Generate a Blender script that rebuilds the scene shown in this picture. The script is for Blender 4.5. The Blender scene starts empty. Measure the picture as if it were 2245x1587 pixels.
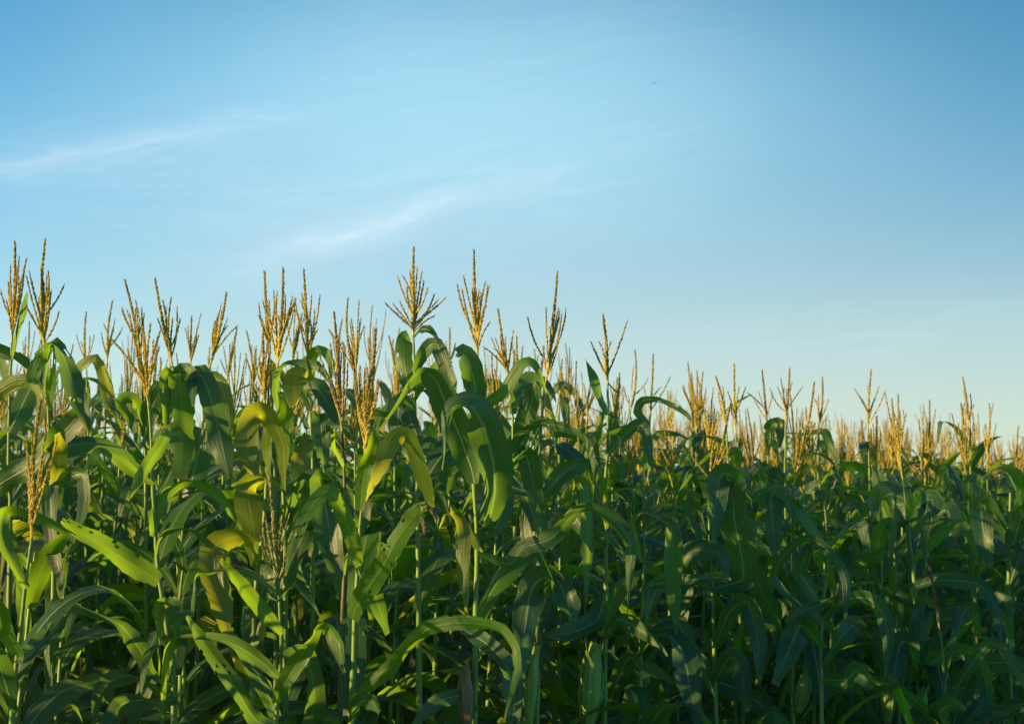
import bpy, math, random
import numpy as np
from mathutils import Vector, Matrix

random.seed(11); rng = np.random.default_rng(11)
scene = bpy.context.scene
R = math.radians

# ------------------------------------------------------------------ camera
FPX, CX, CY, HOR = 3118.0, 1122.5, 793.5, 1050.0      # focal length in photo pixels, centre, eye level
CAM_H = 1.70
PITCH = math.atan((HOR - CY) / FPX)
cam_d = bpy.data.cameras.new('camera'); cam = bpy.data.objects.new('camera', cam_d)
scene.collection.objects.link(cam); scene.camera = cam
cam.location = (0, 0, CAM_H); cam.rotation_euler = (R(90) + PITCH, 0, 0)
cam_d.lens = 50; cam_d.sensor_width = 36; cam_d.clip_end = 3000; cam_d.clip_start = 0.05
cam_d.dof.use_dof = True; cam_d.dof.focus_distance = 4.4; cam_d.dof.aperture_fstop = 5.0
CAMP = Vector((0, 0, CAM_H))
FWD = Vector((0, math.cos(PITCH), math.sin(PITCH))); UP = Vector((0, -math.sin(PITCH), math.cos(PITCH))); RIGHT = Vector((1, 0, 0))
def P(x, y, d):
    return CAMP + FWD * d + RIGHT * ((x - CX) / FPX * d) + UP * ((CY - y) / FPX * d)
def project(p):
    q = Vector(p) - CAMP; d = q.dot(FWD)
    return CX + q.dot(RIGHT) / d * FPX, CY - q.dot(UP) / d * FPX, d

# ------------------------------------------------------------------ sky and sun
SUN_EL = 10.5
SUN_DIR = Vector((-0.95, -0.31, 0)).normalized() * math.cos(R(SUN_EL)) + Vector((0, 0, math.sin(R(SUN_EL))))
world = bpy.data.worlds.new('World'); scene.world = world; world.use_nodes = True
nt = world.node_tree; N = nt.nodes; L = nt.links
N.clear()
def nd(tree, t, **kw):
    n = tree.nodes.new(t)
    for k, v in kw.items(): setattr(n, k, v)
    return n
def math_node(tree, op, a, b=None, clamp=False):
    n = tree.nodes.new('ShaderNodeMath'); n.operation = op; n.use_clamp = clamp
    for i, v in enumerate((a, b)):
        if v is None: continue
        if isinstance(v, (int, float)): n.inputs[i].default_value = v
        else: tree.links.new(v, n.inputs[i])
    return n.outputs[0]
sky = nd(nt, 'ShaderNodeTexSky', sky_type='NISHITA', sun_disc=False)
sky.sun_elevation = R(SUN_EL); sky.sun_rotation = -math.atan2(SUN_DIR.x, SUN_DIR.y)
sky.altitude = 0; sky.air_density = 1.0; sky.dust_density = 0.0; sky.ozone_density = 3.0
tc = nd(nt, 'ShaderNodeTexCoord')
sep = nd(nt, 'ShaderNodeSeparateXYZ'); L.new(tc.outputs['Generated'], sep.inputs[0])
ysafe = math_node(nt, 'MAXIMUM', sep.outputs['Y'], 0.05)
az = math_node(nt, 'DIVIDE', sep.outputs['X'], ysafe); el = math_node(nt, 'DIVIDE', sep.outputs['Z'], ysafe)
def azel(x, y):
    q = P(x, y, 1) - CAMP
    return q.x / q.y, q.z / q.y
comb = nd(nt, 'ShaderNodeCombineXYZ'); L.new(az, comb.inputs[0]); L.new(el, comb.inputs[1])
warp = nd(nt, 'ShaderNodeTexNoise'); warp.inputs['Scale'].default_value = 6; warp.inputs['Detail'].default_value = 3
L.new(comb.outputs[0], warp.inputs['Vector'])
wob = math_node(nt, 'MULTIPLY', math_node(nt, 'SUBTRACT', warp.outputs['Fac'], 0.5), 0.05)
el_w = math_node(nt, 'ADD', el, wob)
def streak(a, b, width, strength, power=1.0):
    """one wisp of cirrus between two directions of the sky"""
    (x0, y0), (x1, y1) = azel(*a), azel(*b)
    ln = math.hypot(x1 - x0, y1 - y0); ux, uy = (x1 - x0) / ln, (y1 - y0) / ln
    dx = math_node(nt, 'SUBTRACT', az, x0); dy = math_node(nt, 'SUBTRACT', el_w, y0)
    t = math_node(nt, 'ADD', math_node(nt, 'MULTIPLY', dx, ux / ln), math_node(nt, 'MULTIPLY', dy, uy / ln))
    s = math_node(nt, 'ADD', math_node(nt, 'MULTIPLY', dx, -uy), math_node(nt, 'MULTIPLY', dy, ux))
    cv = nd(nt, 'ShaderNodeCombineXYZ')
    L.new(math_node(nt, 'MULTIPLY', t, 3.4), cv.inputs[0]); L.new(math_node(nt, 'MULTIPLY', s, 70.0), cv.inputs[1]); cv.inputs[2].default_value = a[0] * 0.01
    nz = nd(nt, 'ShaderNodeTexNoise'); nz.inputs['Scale'].default_value = 1.6; nz.inputs['Detail'].default_value = 8; nz.inputs['Roughness'].default_value = 0.66; nz.inputs['Distortion'].default_value = 0.6
    L.new(cv.outputs[0], nz.inputs['Vector'])
    sw = math_node(nt, 'DIVIDE', s, width)
    g = math_node(nt, 'POWER', 2.718, math_node(nt, 'MULTIPLY', math_node(nt, 'MULTIPLY', sw, sw), -1.0))
    tt = math_node(nt, 'SUBTRACT', math_node(nt, 'MULTIPLY', t, 2.0), 1.0)
    t2 = math_node(nt, 'MULTIPLY', tt, tt)
    win = math_node(nt, 'SUBTRACT', 1.0, t2, True)
    m = math_node(nt, 'MULTIPLY', math_node(nt, 'MULTIPLY', g, win), math_node(nt, 'ADD', math_node(nt, 'MULTIPLY', nz.outputs['Fac'], 2.6), -0.72, True))
    return math_node(nt, 'MULTIPLY', m, strength * 0.72)
STREAKS = [((-350, 425), (790, 245), 0.010, 0.34), ((-300, 350), (640, 330), 0.03, 0.16), ((430, 610), (1290, 355), 0.009, 0.46),
           ((300, 560), (1700, 290), 0.04, 0.20), ((1200, 770), (2700, 690), 0.022, 0.16), ((-100, 420), (1000, 470), 0.05, 0.12),
           ((500, 190), (1700, 20), 0.05, 0.10)]
tot = None
for a_, b_, w_, s_ in STREAKS:
    m_ = streak(a_, b_, w_, s_)
    tot = m_ if tot is None else math_node(nt, 'ADD', tot, m_)
tot = math_node(nt, 'ADD', tot, 0.0, True)
# soft bright patch added mid-sky, standing in for lens darkening toward the corners
vx, vy = azel(1020, 260)
def sq(n): return math_node(nt, 'MULTIPLY', n, n)
gx_ = sq(math_node(nt, 'DIVIDE', math_node(nt, 'SUBTRACT', az, vx), 0.285)); gy_ = sq(math_node(nt, 'DIVIDE', math_node(nt, 'SUBTRACT', el_w, vy), 0.125))
mid_glow = math_node(nt, 'POWER', 2.718, math_node(nt, 'MULTIPLY', math_node(nt, 'ADD', gx_, gy_), -1.0))
front = math_node(nt, 'GREATER_THAN', sep.outputs['Y'], 0.0)
mid_glow = math_node(nt, 'MULTIPLY', math_node(nt, 'MULTIPLY', mid_glow, front), 0.47); tot = math_node(nt, 'MULTIPLY', tot, front)
grade = nd(nt, 'ShaderNodeMix', data_type='RGBA', blend_type='MULTIPLY'); grade.inputs[0].default_value = 1.0
L.new(sky.outputs[0], grade.inputs[6]); grade.inputs[7].default_value = (0.34, 0.82, 0.90, 1)
vl = nd(nt, 'ShaderNodeMix', data_type='RGBA', blend_type='MIX')
L.new(mid_glow, vl.inputs[0]); L.new(grade.outputs[2], vl.inputs[6]); vl.inputs[7].default_value = (3.3, 5.7, 6.4, 1)
# pale air low over the field
hz = math_node(nt, 'MULTIPLY', math_node(nt, 'POWER', 2.718, math_node(nt, 'MULTIPLY', sq(math_node(nt, 'DIVIDE', el, 0.17)), -1.0)), 0.58)
hzm = nd(nt, 'ShaderNodeMix', data_type='RGBA', blend_type='MIX')
L.new(math_node(nt, 'MULTIPLY', hz, front), hzm.inputs[0]); L.new(vl.outputs[2], hzm.inputs[6]); hzm.inputs[7].default_value = (4.7, 4.3, 3.75, 1)
cl = nd(nt, 'ShaderNodeMix', data_type='RGBA', blend_type='MIX')
L.new(tot, cl.inputs[0]); L.new(hzm.outputs[2], cl.inputs[6]); cl.inputs[7].default_value = (4.9, 5.4, 5.5, 1)
bg = nd(nt, 'ShaderNodeBackground'); bg.inputs['Strength'].default_value = 0.10
L.new(cl.outputs[2], bg.inputs['Color'])
wo = nd(nt, 'ShaderNodeOutputWorld'); L.new(bg.outputs[0], wo.inputs['Surface'])

sun_d = bpy.data.lights.new('sun', 'SUN'); sun = bpy.data.objects.new('sun', sun_d); scene.collection.objects.link(sun)
sun_d.energy = 5.0; sun_d.angle = R(0.5); sun_d.color = (1.0, 0.70, 0.27)
sun.rotation_euler = (-SUN_DIR).to_track_quat('-Z', 'Y').to_euler(); sun.location = (-6, -4, 8)

scene.view_settings.view_transform = 'Standard'; scene.view_settings.look = 'None'
scene.view_settings.exposure = 1.0; scene.view_settings.gamma = 1.0
scene.cycles.max_bounces = 8; scene.cycles.transparent_max_bounces = 8

# ------------------------------------------------------------------ materials
def new_mat(name):
    m = bpy.data.materials.new(name); m.use_nodes = True
    t = m.node_tree; t.nodes.clear()
    return m, t
def ramp(t, fac, stops):
    r = t.nodes.new('ShaderNodeValToRGB')
    while len(r.color_ramp.elements) > 1: r.color_ramp.elements.remove(r.color_ramp.elements[0])
    r.color_ramp.elements[0].position = stops[0][0]; r.color_ramp.elements[0].color = (*stops[0][1], 1)
    for p, c in stops[1:]:
        e = r.color_ramp.elements.new(p); e.color = (*c, 1)
    t.links.new(fac, r.inputs[0]); return r.outputs[0]
def mixc(t, fac, a, b, mode='MIX'):
    n = t.nodes.new('ShaderNodeMix'); n.data_type = 'RGBA'; n.blend_type = mode
    for s, v in ((0, fac), (6, a), (7, b)):
        if isinstance(v, (int, float)): n.inputs[s].default_value = v
        elif isinstance(v, tuple): n.inputs[s].default_value = (*v, 1)
        else: t.links.new(v, n.inputs[s])
    return n.outputs[2]
def noise(t, vec, scale, detail=3, rough=0.5):
    n = t.nodes.new('ShaderNodeTexNoise'); n.inputs['Scale'].default_value = scale
    n.inputs['Detail'].default_value = detail; n.inputs['Roughness'].default_value = rough
    if vec is not None: t.links.new(vec, n.inputs['Vector'])
    return n.outputs['Fac']

def leaf_material(name, dark, light, midrib, tip, trans, spot=0.5, tfac=0.50, rough=0.42):
    m, t = new_mat(name)
    uvn = t.nodes.new('ShaderNodeUVMap'); tcn = t.nodes.new('ShaderNodeTexCoord'); oi = t.nodes.new('ShaderNodeObjectInfo')
    s = t.nodes.new('ShaderNodeSeparateXYZ'); t.links.new(uvn.outputs[0], s.inputs[0])
    u, v = s.outputs[0], s.outputs[1]
    rnd = oi.outputs['Random']
    big = noise(t, tcn.outputs['Object'], 6.0, 3)
    base = mixc(t, math_node(t, 'ADD', math_node(t, 'MULTIPLY', big, 0.7), math_node(t, 'MULTIPLY', rnd, 0.35)), dark, light)
    # parallel veins: streaks drawn out along the blade
    cv = t.nodes.new('ShaderNodeCombineXYZ'); t.links.new(math_node(t, 'MULTIPLY', u, 58.0), cv.inputs[0])
    t.links.new(math_node(t, 'MULTIPLY', v, 1.6), cv.inputs[1]); t.links.new(math_node(t, 'MULTIPLY', rnd, 60.0), cv.inputs[2])
    veins = noise(t, cv.outputs[0], 1.0, 2, 0.6)
    vr = math_node(t, 'MULTIPLY', math_node(t, 'SUBTRACT', veins, 0.45), 3.0, True)
    base = mixc(t, math_node(t, 'MULTIPLY', vr, 0.70), base, mixc(t, 0.5, light, midrib))
    # pale spots and blemishes
    vo = t.nodes.new('ShaderNodeTexVoronoi'); vo.inputs['Scale'].default_value = 42
    t.links.new(tcn.outputs['Object'], vo.inputs['Vector'])
    sp = math_node(t, 'LESS_THAN', vo.outputs['Distance'], 0.17)
    gate = math_node(t, 'GREATER_THAN', noise(t, tcn.outputs['Object'], 9, 2), 0.60)
    base = mixc(t, math_node(t, 'MULTIPLY', math_node(t, 'MULTIPLY', sp, gate), spot), base, tip)
    # midrib
    du = math_node(t, 'ABSOLUTE', math_node(t, 'SUBTRACT', u, 0.5))
    mr = math_node(t, 'MULTIPLY', math_node(t, 'SUBTRACT', 0.042, du), 70.0, True)
    mrv = math_node(t, 'MULTIPLY', mr, math_node(t, 'SUBTRACT', 1.15, v, True))
    base = mixc(t, math_node(t, 'MULTIPLY', mrv, 0.9), base, midrib)
    # dry tips and margins
    edge = math_node(t, 'MULTIPLY', math_node(t, 'SUBTRACT', du, 0.475), 40.0, True)
    en = math_node(t, 'MULTIPLY', edge, math_node(t, 'GREATER_THAN', noise(t, tcn.outputs['Object'], 14, 2), 0.5))
    tipm = math_node(t, 'MULTIPLY', math_node(t, 'SUBTRACT', math_node(t, 'ADD', v, math_node(t, 'MULTIPLY', big, 0.08)), 1.0), 18.0, True)
    dry = math_node(t, 'MAXIMUM', math_node(t, 'MULTIPLY', en, 0.45), tipm)
    base = mixc(t, dry, base, tip)
    pb = t.nodes.new('ShaderNodeBsdfPrincipled'); t.links.new(base, pb.inputs['Base Color'])
    t.links.new(math_node(t, 'ADD', math_node(t, 'MULTIPLY', veins, 0.25), rough - 0.19), pb.inputs['Roughness'])
    pb.inputs['Specular IOR Level'].default_value = 0.72
    bp = t.nodes.new('ShaderNodeBump'); bp.inputs['Strength'].default_value = 0.8; bp.inputs['Distance'].default_value = 0.0016
    hgt = math_node(t, 'ADD', veins, math_node(t, 'MULTIPLY', mr, 0.8))
    t.links.new(hgt, bp.inputs['Height']); t.links.new(bp.outputs[0], pb.inputs['Normal'])
    tr = t.nodes.new('ShaderNodeBsdfTranslucent')
    t.links.new(mixc(t, 0.65, mixc(t, 1.0, base, (2.2, 2.2, 1.2), 'MULTIPLY'), trans), tr.inputs['Color'])
    mx = t.nodes.new('ShaderNodeMixShader'); mx.inputs[0].default_value = tfac
    t.links.new(pb.outputs[0], mx.inputs[1]); t.links.new(tr.outputs[0], mx.inputs[2])
    o = t.nodes.new('ShaderNodeOutputMaterial'); t.links.new(mx.outputs[0], o.inputs[0])
    return m
TIP = (0.30, 0.22, 0.08)
M_LEAF = leaf_material('corn_leaf_green', (0.013, 0.054, 0.030), (0.035, 0.105, 0.040), (0.36, 0.46, 0.22), TIP, (0.28, 0.52, 0.018))
M_SUNLIT = leaf_material('corn_leaf_sunlit', (0.030, 0.100, 0.014), (0.062, 0.165, 0.020), (0.22, 0.30, 0.08), TIP, (0.42, 0.68, 0.012), tfac=0.58)  # brighter leaf copy: sunlight put into the colour, also scattered at random
M_YELLOW = leaf_material('corn_leaf_yellowing_sunlit', (0.075, 0.130, 0.014), (0.130, 0.185, 0.022), (0.30, 0.30, 0.12), (0.36, 0.22, 0.08), (0.66, 0.70, 0.02), spot=0.8, tfac=0.56)  # low sun's gold put into the leaf colour; a few leaves truly yellowing
M_DRY = leaf_material('corn_leaf_dry', (0.24, 0.15, 0.07), (0.36, 0.25, 0.13), (0.40, 0.30, 0.17), (0.30, 0.17, 0.09), (0.30, 0.2, 0.09), tfac=0.2, rough=0.6)

def simple_material(name, stops, scale, rough=0.55, stretch=(1, 1, 1), spec=0.3, trans=None, attr=False, bump=0.0):
    m, t = new_mat(name)
    tcn = t.nodes.new('ShaderNodeTexCoord'); mp = t.nodes.new('ShaderNodeMapping'); mp.inputs['Scale'].default_value = stretch
    t.links.new(tcn.outputs['Object'], mp.inputs[0])
    f = noise(t, mp.outputs[0], scale, 4, 0.6)
    if attr:                                                    # how far along its branch a floret stands
        uvn = t.nodes.new('ShaderNodeUVMap'); s = t.nodes.new('ShaderNodeSeparateXYZ'); t.links.new(uvn.outputs[0], s.inputs[0])
        f = math_node(t, 'ADD', math_node(t, 'MULTIPLY', f, 0.45), math_node(t, 'MULTIPLY', s.outputs[1], 0.55))
    c = ramp(t, f, stops)
    if attr:                                                    # straw, greenish and purplish tassels side by side
        oi = t.nodes.new('ShaderNodeObjectInfo')
        c = mixc(t, 0.55, c, mixc(t, 1.0, c, ramp(t, oi.outputs['Random'], [(0.0, (1.35, 1.35, 1.1)), (0.35, (1.0, 1.12, 0.85)), (0.7, (0.95, 0.88, 0.85)), (1.0, (0.82, 0.74, 0.68))]), 'MULTIPLY'))
    pb = t.nodes.new('ShaderNodeBsdfPrincipled'); t.links.new(c, pb.inputs['Base Color'])
    pb.inputs['Roughness'].default_value = rough; pb.inputs['Specular IOR Level'].default_value = spec
    if bump:
        bp = t.nodes.new('ShaderNodeBump'); bp.inputs['Strength'].default_value = bump; bp.inputs['Distance'].default_value = 0.002
        t.links.new(f, bp.inputs['Height']); t.links.new(bp.outputs[0], pb.inputs['Normal'])
    out = pb.outputs[0]
    if trans:
        tr = t.nodes.new('ShaderNodeBsdfTranslucent'); tr.inputs['Color'].default_value = (*trans, 1)
        mx = t.nodes.new('ShaderNodeMixShader'); mx.inputs[0].default_value = 0.48
        t.links.new(out, mx.inputs[1]); t.links.new(tr.outputs[0], mx.inputs[2]); out = mx.outputs[0]
    o = t.nodes.new('ShaderNodeOutputMaterial'); t.links.new(out, o.inputs[0])
    return m
M_STALK = simple_material('corn_stalk_green', [(0.3, (0.13, 0.22, 0.05)), (0.55, (0.19, 0.29, 0.07)), (0.75, (0.23, 0.24, 0.09))], 14, 0.45, (1, 1, 0.25))
M_SHEATH = simple_material('corn_stalk_brownish', [(0.3, (0.09, 0.12, 0.035)), (0.5, (0.15, 0.15, 0.06)), (0.75, (0.13, 0.08, 0.045))], 18, 0.55, (1, 1, 0.3))
M_TAS = simple_material('tassel_tan', [(0.15, (0.68, 0.59, 0.16)), (0.5, (0.60, 0.49, 0.12)), (0.85, (0.32, 0.22, 0.07))], 60, 0.6, trans=(0.66, 0.56, 0.09), attr=True)
M_TASG = simple_material('tassel_greenish', [(0.15, (0.42, 0.50, 0.18)), (0.55, (0.50, 0.50, 0.19)), (0.9, (0.62, 0.47, 0.17))], 60, 0.6, trans=(0.28, 0.25, 0.07), attr=True)
M_TASD = simple_material('tassel_brown', [(0.15, (0.36, 0.29, 0.11)), (0.5, (0.29, 0.21, 0.085)), (0.85, (0.19, 0.125, 0.06))], 60, 0.65, attr=True)
M_HUSK = simple_material('husk_green', [(0.3, (0.18, 0.29, 0.06)), (0.6, (0.26, 0.37, 0.09)), (0.8, (0.30, 0.30, 0.11))], 16, 0.5, (1, 1, 0.15), bump=0.4)
M_HUSKD = simple_material('husk_dry', [(0.3, (0.22, 0.13, 0.06)), (0.6, (0.34, 0.23, 0.11)), (0.8, (0.16, 0.09, 0.05))], 22, 0.7, (1, 1, 0.12), bump=0.5)
M_SILK = simple_material('silk_dark', [(0.3, (0.03, 0.014, 0.01)), (0.7, (0.09, 0.04, 0.025))], 80, 0.7)
M_SOIL = simple_material('soil', [(0.3, (0.05, 0.032, 0.02)), (0.6, (0.09, 0.062, 0.04)), (0.8, (0.13, 0.10, 0.06))], 3.0, 0.95, bump=0.6)

# ------------------------------------------------------------------ mesh helpers
def link(o): scene.collection.objects.link(o); return o
class Buf:
    def __init__(s): s.v, s.f, s.uv, s.n = [], [], [], 0
    def add(s, verts, faces, uvs):
        verts = np.asarray(verts, float)
        s.v.append(verts); s.uv.append(np.asarray(uvs, float))
        for f in faces: s.f.append([i + s.n for i in f])
        s.n += len(verts)
def mesh_of(name, buf, mat, smooth=True):
    me = bpy.data.meshes.new(name)
    v = np.concatenate(buf.v); uv = np.concatenate(buf.uv)
    me.from_pydata(v.tolist(), [], buf.f)
    ul = me.uv_layers.new(name='UVMap')
    idx = np.empty(len(me.loops), dtype=np.int32); me.loops.foreach_get('vertex_index', idx)
    ul.data.foreach_set('uv', uv[idx].astype(np.float32).ravel())
    me.materials.append(mat)
    if smooth: me.polygons.foreach_set('use_smooth', np.ones(len(me.polygons), dtype=bool))
    me.update(); return me
def part(name, buf, mat, parent, origin, smooth=True, label=None):
    """one mesh object, its vertices given in world space, hung under its thing"""
    off = np.array(origin)
    buf.v = [b - off for b in buf.v]
    o = link(bpy.data.objects.new(name, mesh_of(name, buf, mat, smooth)))
    o.parent = parent
    if label: o['label'] = label
    return o
def unit(a): return a / np.maximum(np.linalg.norm(a, axis=-1, keepdims=True), 1e-9)
def catmull(pts, vals, n, k=1.0):
    """smooth curve through 3-D points (and values per point), resampled evenly to n stations"""
    pts = np.asarray(pts, float); vals = np.asarray(vals, float)
    if len(pts) == 2: pts = np.array([pts[0], pts.mean(0), pts[1]]); vals = np.array([vals[0], vals.mean(0), vals[1]])
    q = np.vstack([2 * pts[0] - pts[1], pts, 2 * pts[-1] - pts[-2]]); w = np.concatenate([[vals[0]], vals, [vals[-1]]])
    out, ov = [], []
    for i in range(1, len(q) - 2):
        t = np.linspace(0, 1, 14, endpoint=False)[:, None]
        p0, p1, p2, p3 = q[i-1], q[i], q[i+1], q[i+2]
        m1, m2 = (p2 - p0) * 0.5 * k, (p3 - p1) * 0.5 * k
        out.append((2*t**3-3*t**2+1)*p1 + (t**3-2*t**2+t)*m1 + (3*t**2-2*t**3)*p2 + (t**3-t**2)*m2)
        ts = (t * t * (3 - 2 * t))[:, 0]; ov.append(w[i] * (1 - ts) + w[i+1] * ts)
    out = np.vstack(out + [pts[-1:]]); ov = np.concatenate(ov + [vals[-1:]])
    s = np.concatenate([[0], np.cumsum(np.linalg.norm(np.diff(out, axis=0), axis=1))])
    t = np.linspace(0, s[-1], n)
    return np.stack([np.interp(t, s, out[:, k]) for k in range(3)], 1), np.interp(t, s, ov), s[-1]
def tube(buf, pts, rad, sides=6, v0=0.0, v1=1.0):
    pts = np.asarray(pts, float); n = len(pts); rad = np.broadcast_to(np.asarray(rad, float), (n,))
    tg = unit(np.gradient(pts, axis=0))
    ref = np.array([0.0, 1.0, 0.05]) if abs(tg[0][1]) < 0.8 else np.array([1.0, 0, 0])
    a = unit(np.cross(tg, ref)); b = np.cross(tg, a)
    th = np.linspace(0, 2 * math.pi, sides, endpoint=False)
    ring = pts[:, None] + rad[:, None, None] * (np.cos(th)[None, :, None] * a[:, None] + np.sin(th)[None, :, None] * b[:, None])
    vs = ring.reshape(-1, 3)
    uv = np.stack([np.tile(th / 6.3, n), np.repeat(np.linspace(v0, v1, n), sides)], 1)
    fs = []
    for i in range(n - 1):
        for j in range(sides):
            k = (j + 1) % sides
            fs.append([i*sides + j, i*sides + k, (i+1)*sides + k, (i+1)*sides + j])
    fs.append(list(range(sides))[::-1]); fs.append([(n-1)*sides + j for j in range(sides)])
    buf.add(vs, fs, uv)
def ribbon(buf, mid, side, half, nu=6, fold=0.24, wave=0.11, holes=0.0, rag=0.0, r=None, notch=False):
    """a leaf blade: midrib line, side direction and half width per station; folded at the midrib, wavy at the margins"""
    r = r or rng
    n = len(mid); tg = unit(np.gradient(mid, axis=0)); side = unit(side - tg * np.sum(side * tg, 1, keepdims=True))
    nrm = np.cross(side, tg)
    us = np.linspace(-1, 1, nu + 1)
    s = np.linspace(0, 1, n); L_ = np.sum(np.linalg.norm(np.diff(mid, axis=0), axis=1))
    ph = r.uniform(0, 6.28, 2); fr = r.uniform(2.0, 3.6, 2) * L_ / 0.6 * 6.28 * 0.6
    env = np.clip(np.minimum(s * 5, (1 - s) * 4), 0, 1)
    vs = np.zeros((n, nu + 1, 3)); uv = np.zeros((n, nu + 1, 2))
    edge_n = r.normal(0, 0.045, (n, 2))
    for j, u in enumerate(us):
        k = 0 if u < 0 else 1
        w = half * (1 + (edge_n[:, k] if abs(u) > 0.99 else 0))
        lift = fold * abs(u) ** 1.15 * half - 0.10 * half * u * u
        lift = lift + wave * env * np.sin(s * fr[k] + ph[k]) * abs(u) ** 2 * half * 2.0
        vs[:, j] = mid + side * (u * w)[:, None] + nrm * lift[:, None]
        uv[:, j, 0] = (u + 1) / 2; uv[:, j, 1] = s
    fs = []
    for i in range(n - 1):
        for j in range(nu):
            inner = 0 < j < nu - 1
            if holes and r.random() < holes and 0.15 < s[i] < 0.95 and abs(j - (nu - 1) / 2) > 0.6: continue
            if rag and not inner and s[i] > 0.45 and r.random() < rag: continue
            if notch and s[i] > 0.93 and r.random() < 0.4: continue
            a = i * (nu + 1) + j
            fs.append([a, a + 1, a + nu + 2, a + nu + 1])
    buf.add(vs.reshape(-1, 3), fs, uv.reshape(-1, 2))
OCT = [[0, 1, 4], [1, 2, 4], [2, 3, 4], [3, 0, 4], [1, 0, 5], [2, 1, 5], [3, 2, 5], [0, 3, 5]]
def floret_branch(buf, pts, length, thick, dense, r, v0, v1, core=0.0024):
    """a tassel branch: a thin axis set with small pointed spikelets"""
    pts = np.asarray(pts); n = len(pts)
    tube(buf, pts, np.linspace(core * 1.3, core * 0.7, n), 4, v0, v1)
    s = np.concatenate([[0], np.cumsum(np.linalg.norm(np.diff(pts, axis=0), axis=1))])
    step = 0.0034 / dense
    tg = unit(np.gradient(pts, axis=0))
    t = 0.03 * length + 0.02; roll = r.uniform(0, 6.28); k = 0
    while t < s[-1]:
        p = np.array([np.interp(t, s, pts[:, c]) for c in range(3)]); d = unit(np.array([np.interp(t, s, tg[:, c]) for c in range(3)]))
        a = unit(np.cross(d, [0.31, 0.9, 0.12])); b = np.cross(d, a)
        fr = t / s[-1]; th_s = thick * (1.0 - 0.45 * fr ** 2) * r.uniform(0.85, 1.12)
        th = roll + k * 2.4 + r.normal(0, 0.3); out = math.cos(th) * a + math.sin(th) * b
        ax = unit(d * 1.0 + out * r.uniform(0.02, 0.20)); ln = r.uniform(0.010, 0.0145)
        c0 = p + out * th_s * 0.34; e = unit(np.cross(ax, d + [0.001, 0.002, 0])); g = np.cross(ax, e); w = th_s * 0.46
        mid = c0 + ax * ln * 0.42
        buf.add([mid + e*w, mid + g*w, mid - e*w, mid - g*w, c0 + ax*ln, c0], OCT, [[r.random(), v0 + (v1 - v0) * fr]] * 6)
        t += step * r.uniform(0.75, 1.25); k += 1
def bend(p0, p1, sag, n=12):
    """an arc from p0 to p1 bowed sideways by the vector sag"""
    t = np.linspace(0, 1, n)[:, None]
    return np.asarray(p0) * (1 - t) + np.asarray(p1) * t + np.asarray(sag) * (4 * t * (1 - t))
def thing(name, label, cat, loc, group=None):
    o = link(bpy.data.objects.new(name, None)); o.empty_display_size = 0.1; o.location = loc
    o['label'] = label; o['category'] = cat; o['kind'] = 'thing'
    if group: o['group'] = group
    return o
def stalk_mesh(buf, pts, rtop, rbot, nodes=0.17, lod=7):
    """jointed stalk from the ground (first point) to the tassel foot (last point)"""
    n = max(10, int(len(pts)))
    c, _, ln = catmull(pts, np.zeros(len(pts)), max(16, int(np.linalg.norm(np.asarray(pts[-1]) - pts[0]) / 0.03)))
    s = np.linspace(0, ln, len(c)); f = s / ln
    rad = rbot + (rtop - rbot) * np.clip(f, 0, 1) ** 1.5
    joint = np.minimum((s / nodes) % 1.0, 1 - (s / nodes) % 1.0)
    rad = rad * (1 + 0.22 * np.exp(-(joint / 0.09) ** 2) * (f < 0.9))
    tube(buf, c, rad, lod)
    return c, s, ln

# ------------------------------------------------------------------ ground
GB = Buf(); G = 60
gx = np.concatenate([-np.geomspace(900, 12, 14), np.linspace(-11, 11, 45), np.geomspace(12, 900, 14)])
gy = np.concatenate([-np.geomspace(300, 4, 8), np.linspace(-3, 20, 47), np.geomspace(21, 1500, 14)])
X, Y = np.meshgrid(gx, gy, indexing='ij')
Z = 0.025 * np.sin((Y - 0.55 * X) * 8.4 / 1.14) * np.exp(-((Y - 8) / 25) ** 2) + rng.normal(0, 0.006, X.shape)
gv = np.stack([X, Y, Z - 0.02], -1).reshape(-1, 3); gf = []
for i in range(len(gx) - 1):
    for j in range(len(gy) - 1):
        a = i * len(gy) + j; gf.append([a, a + len(gy), a + len(gy) + 1, a + 1])
GB.add(gv, gf, gv[:, :2])
ground = link(bpy.data.objects.new('ground', mesh_of('ground', GB, M_SOIL)))
ground['kind'] = 'structure'; ground['label'] = 'bare brown field soil under the corn'

# ------------------------------------------------------------------ generated corn plants (archetypes for the rows behind)
def curved_leaf(r, base, azim, length, e0, e1, p, width, n=22, drift=0.25, twist=0.9):
    """midrib that leaves the stalk steeply and arches over"""
    s = np.linspace(0, 1, n); el_ = e0 + (e1 - e0) * s ** p; az_ = azim + drift * s * s
    kink = r.random() < 0.34
    if kink:
        k = r.uniform(0.4, 0.75); el_ = np.where(s > k, np.minimum(el_, R(-70) + r.normal(0, 0.1)), el_ * 0.75 + e0 * 0.25)
    d = np.stack([np.cos(el_) * np.cos(az_), np.cos(el_) * np.sin(az_), np.sin(el_)], 1)
    mid = np.asarray(base) + np.concatenate([[[0, 0, 0]], np.cumsum((d[1:] + d[:-1]) / 2, axis=0) * length / (n - 1)])
    side = np.stack([-np.sin(az_), np.cos(az_), 0 * az_], 1)
    tw = twist * r.normal() * s
    tg = unit(np.gradient(mid, axis=0)); nr = np.cross(side, tg)
    side = side * np.cos(tw)[:, None] + nr * np.sin(tw)[:, None]
    half = width / 2 * np.clip(0.55 + 1.6 * s, 0, 1) * np.clip((1 - s) * 1.9, 0, 1) ** 0.75
    return mid, side, half + 0.0006
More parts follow.
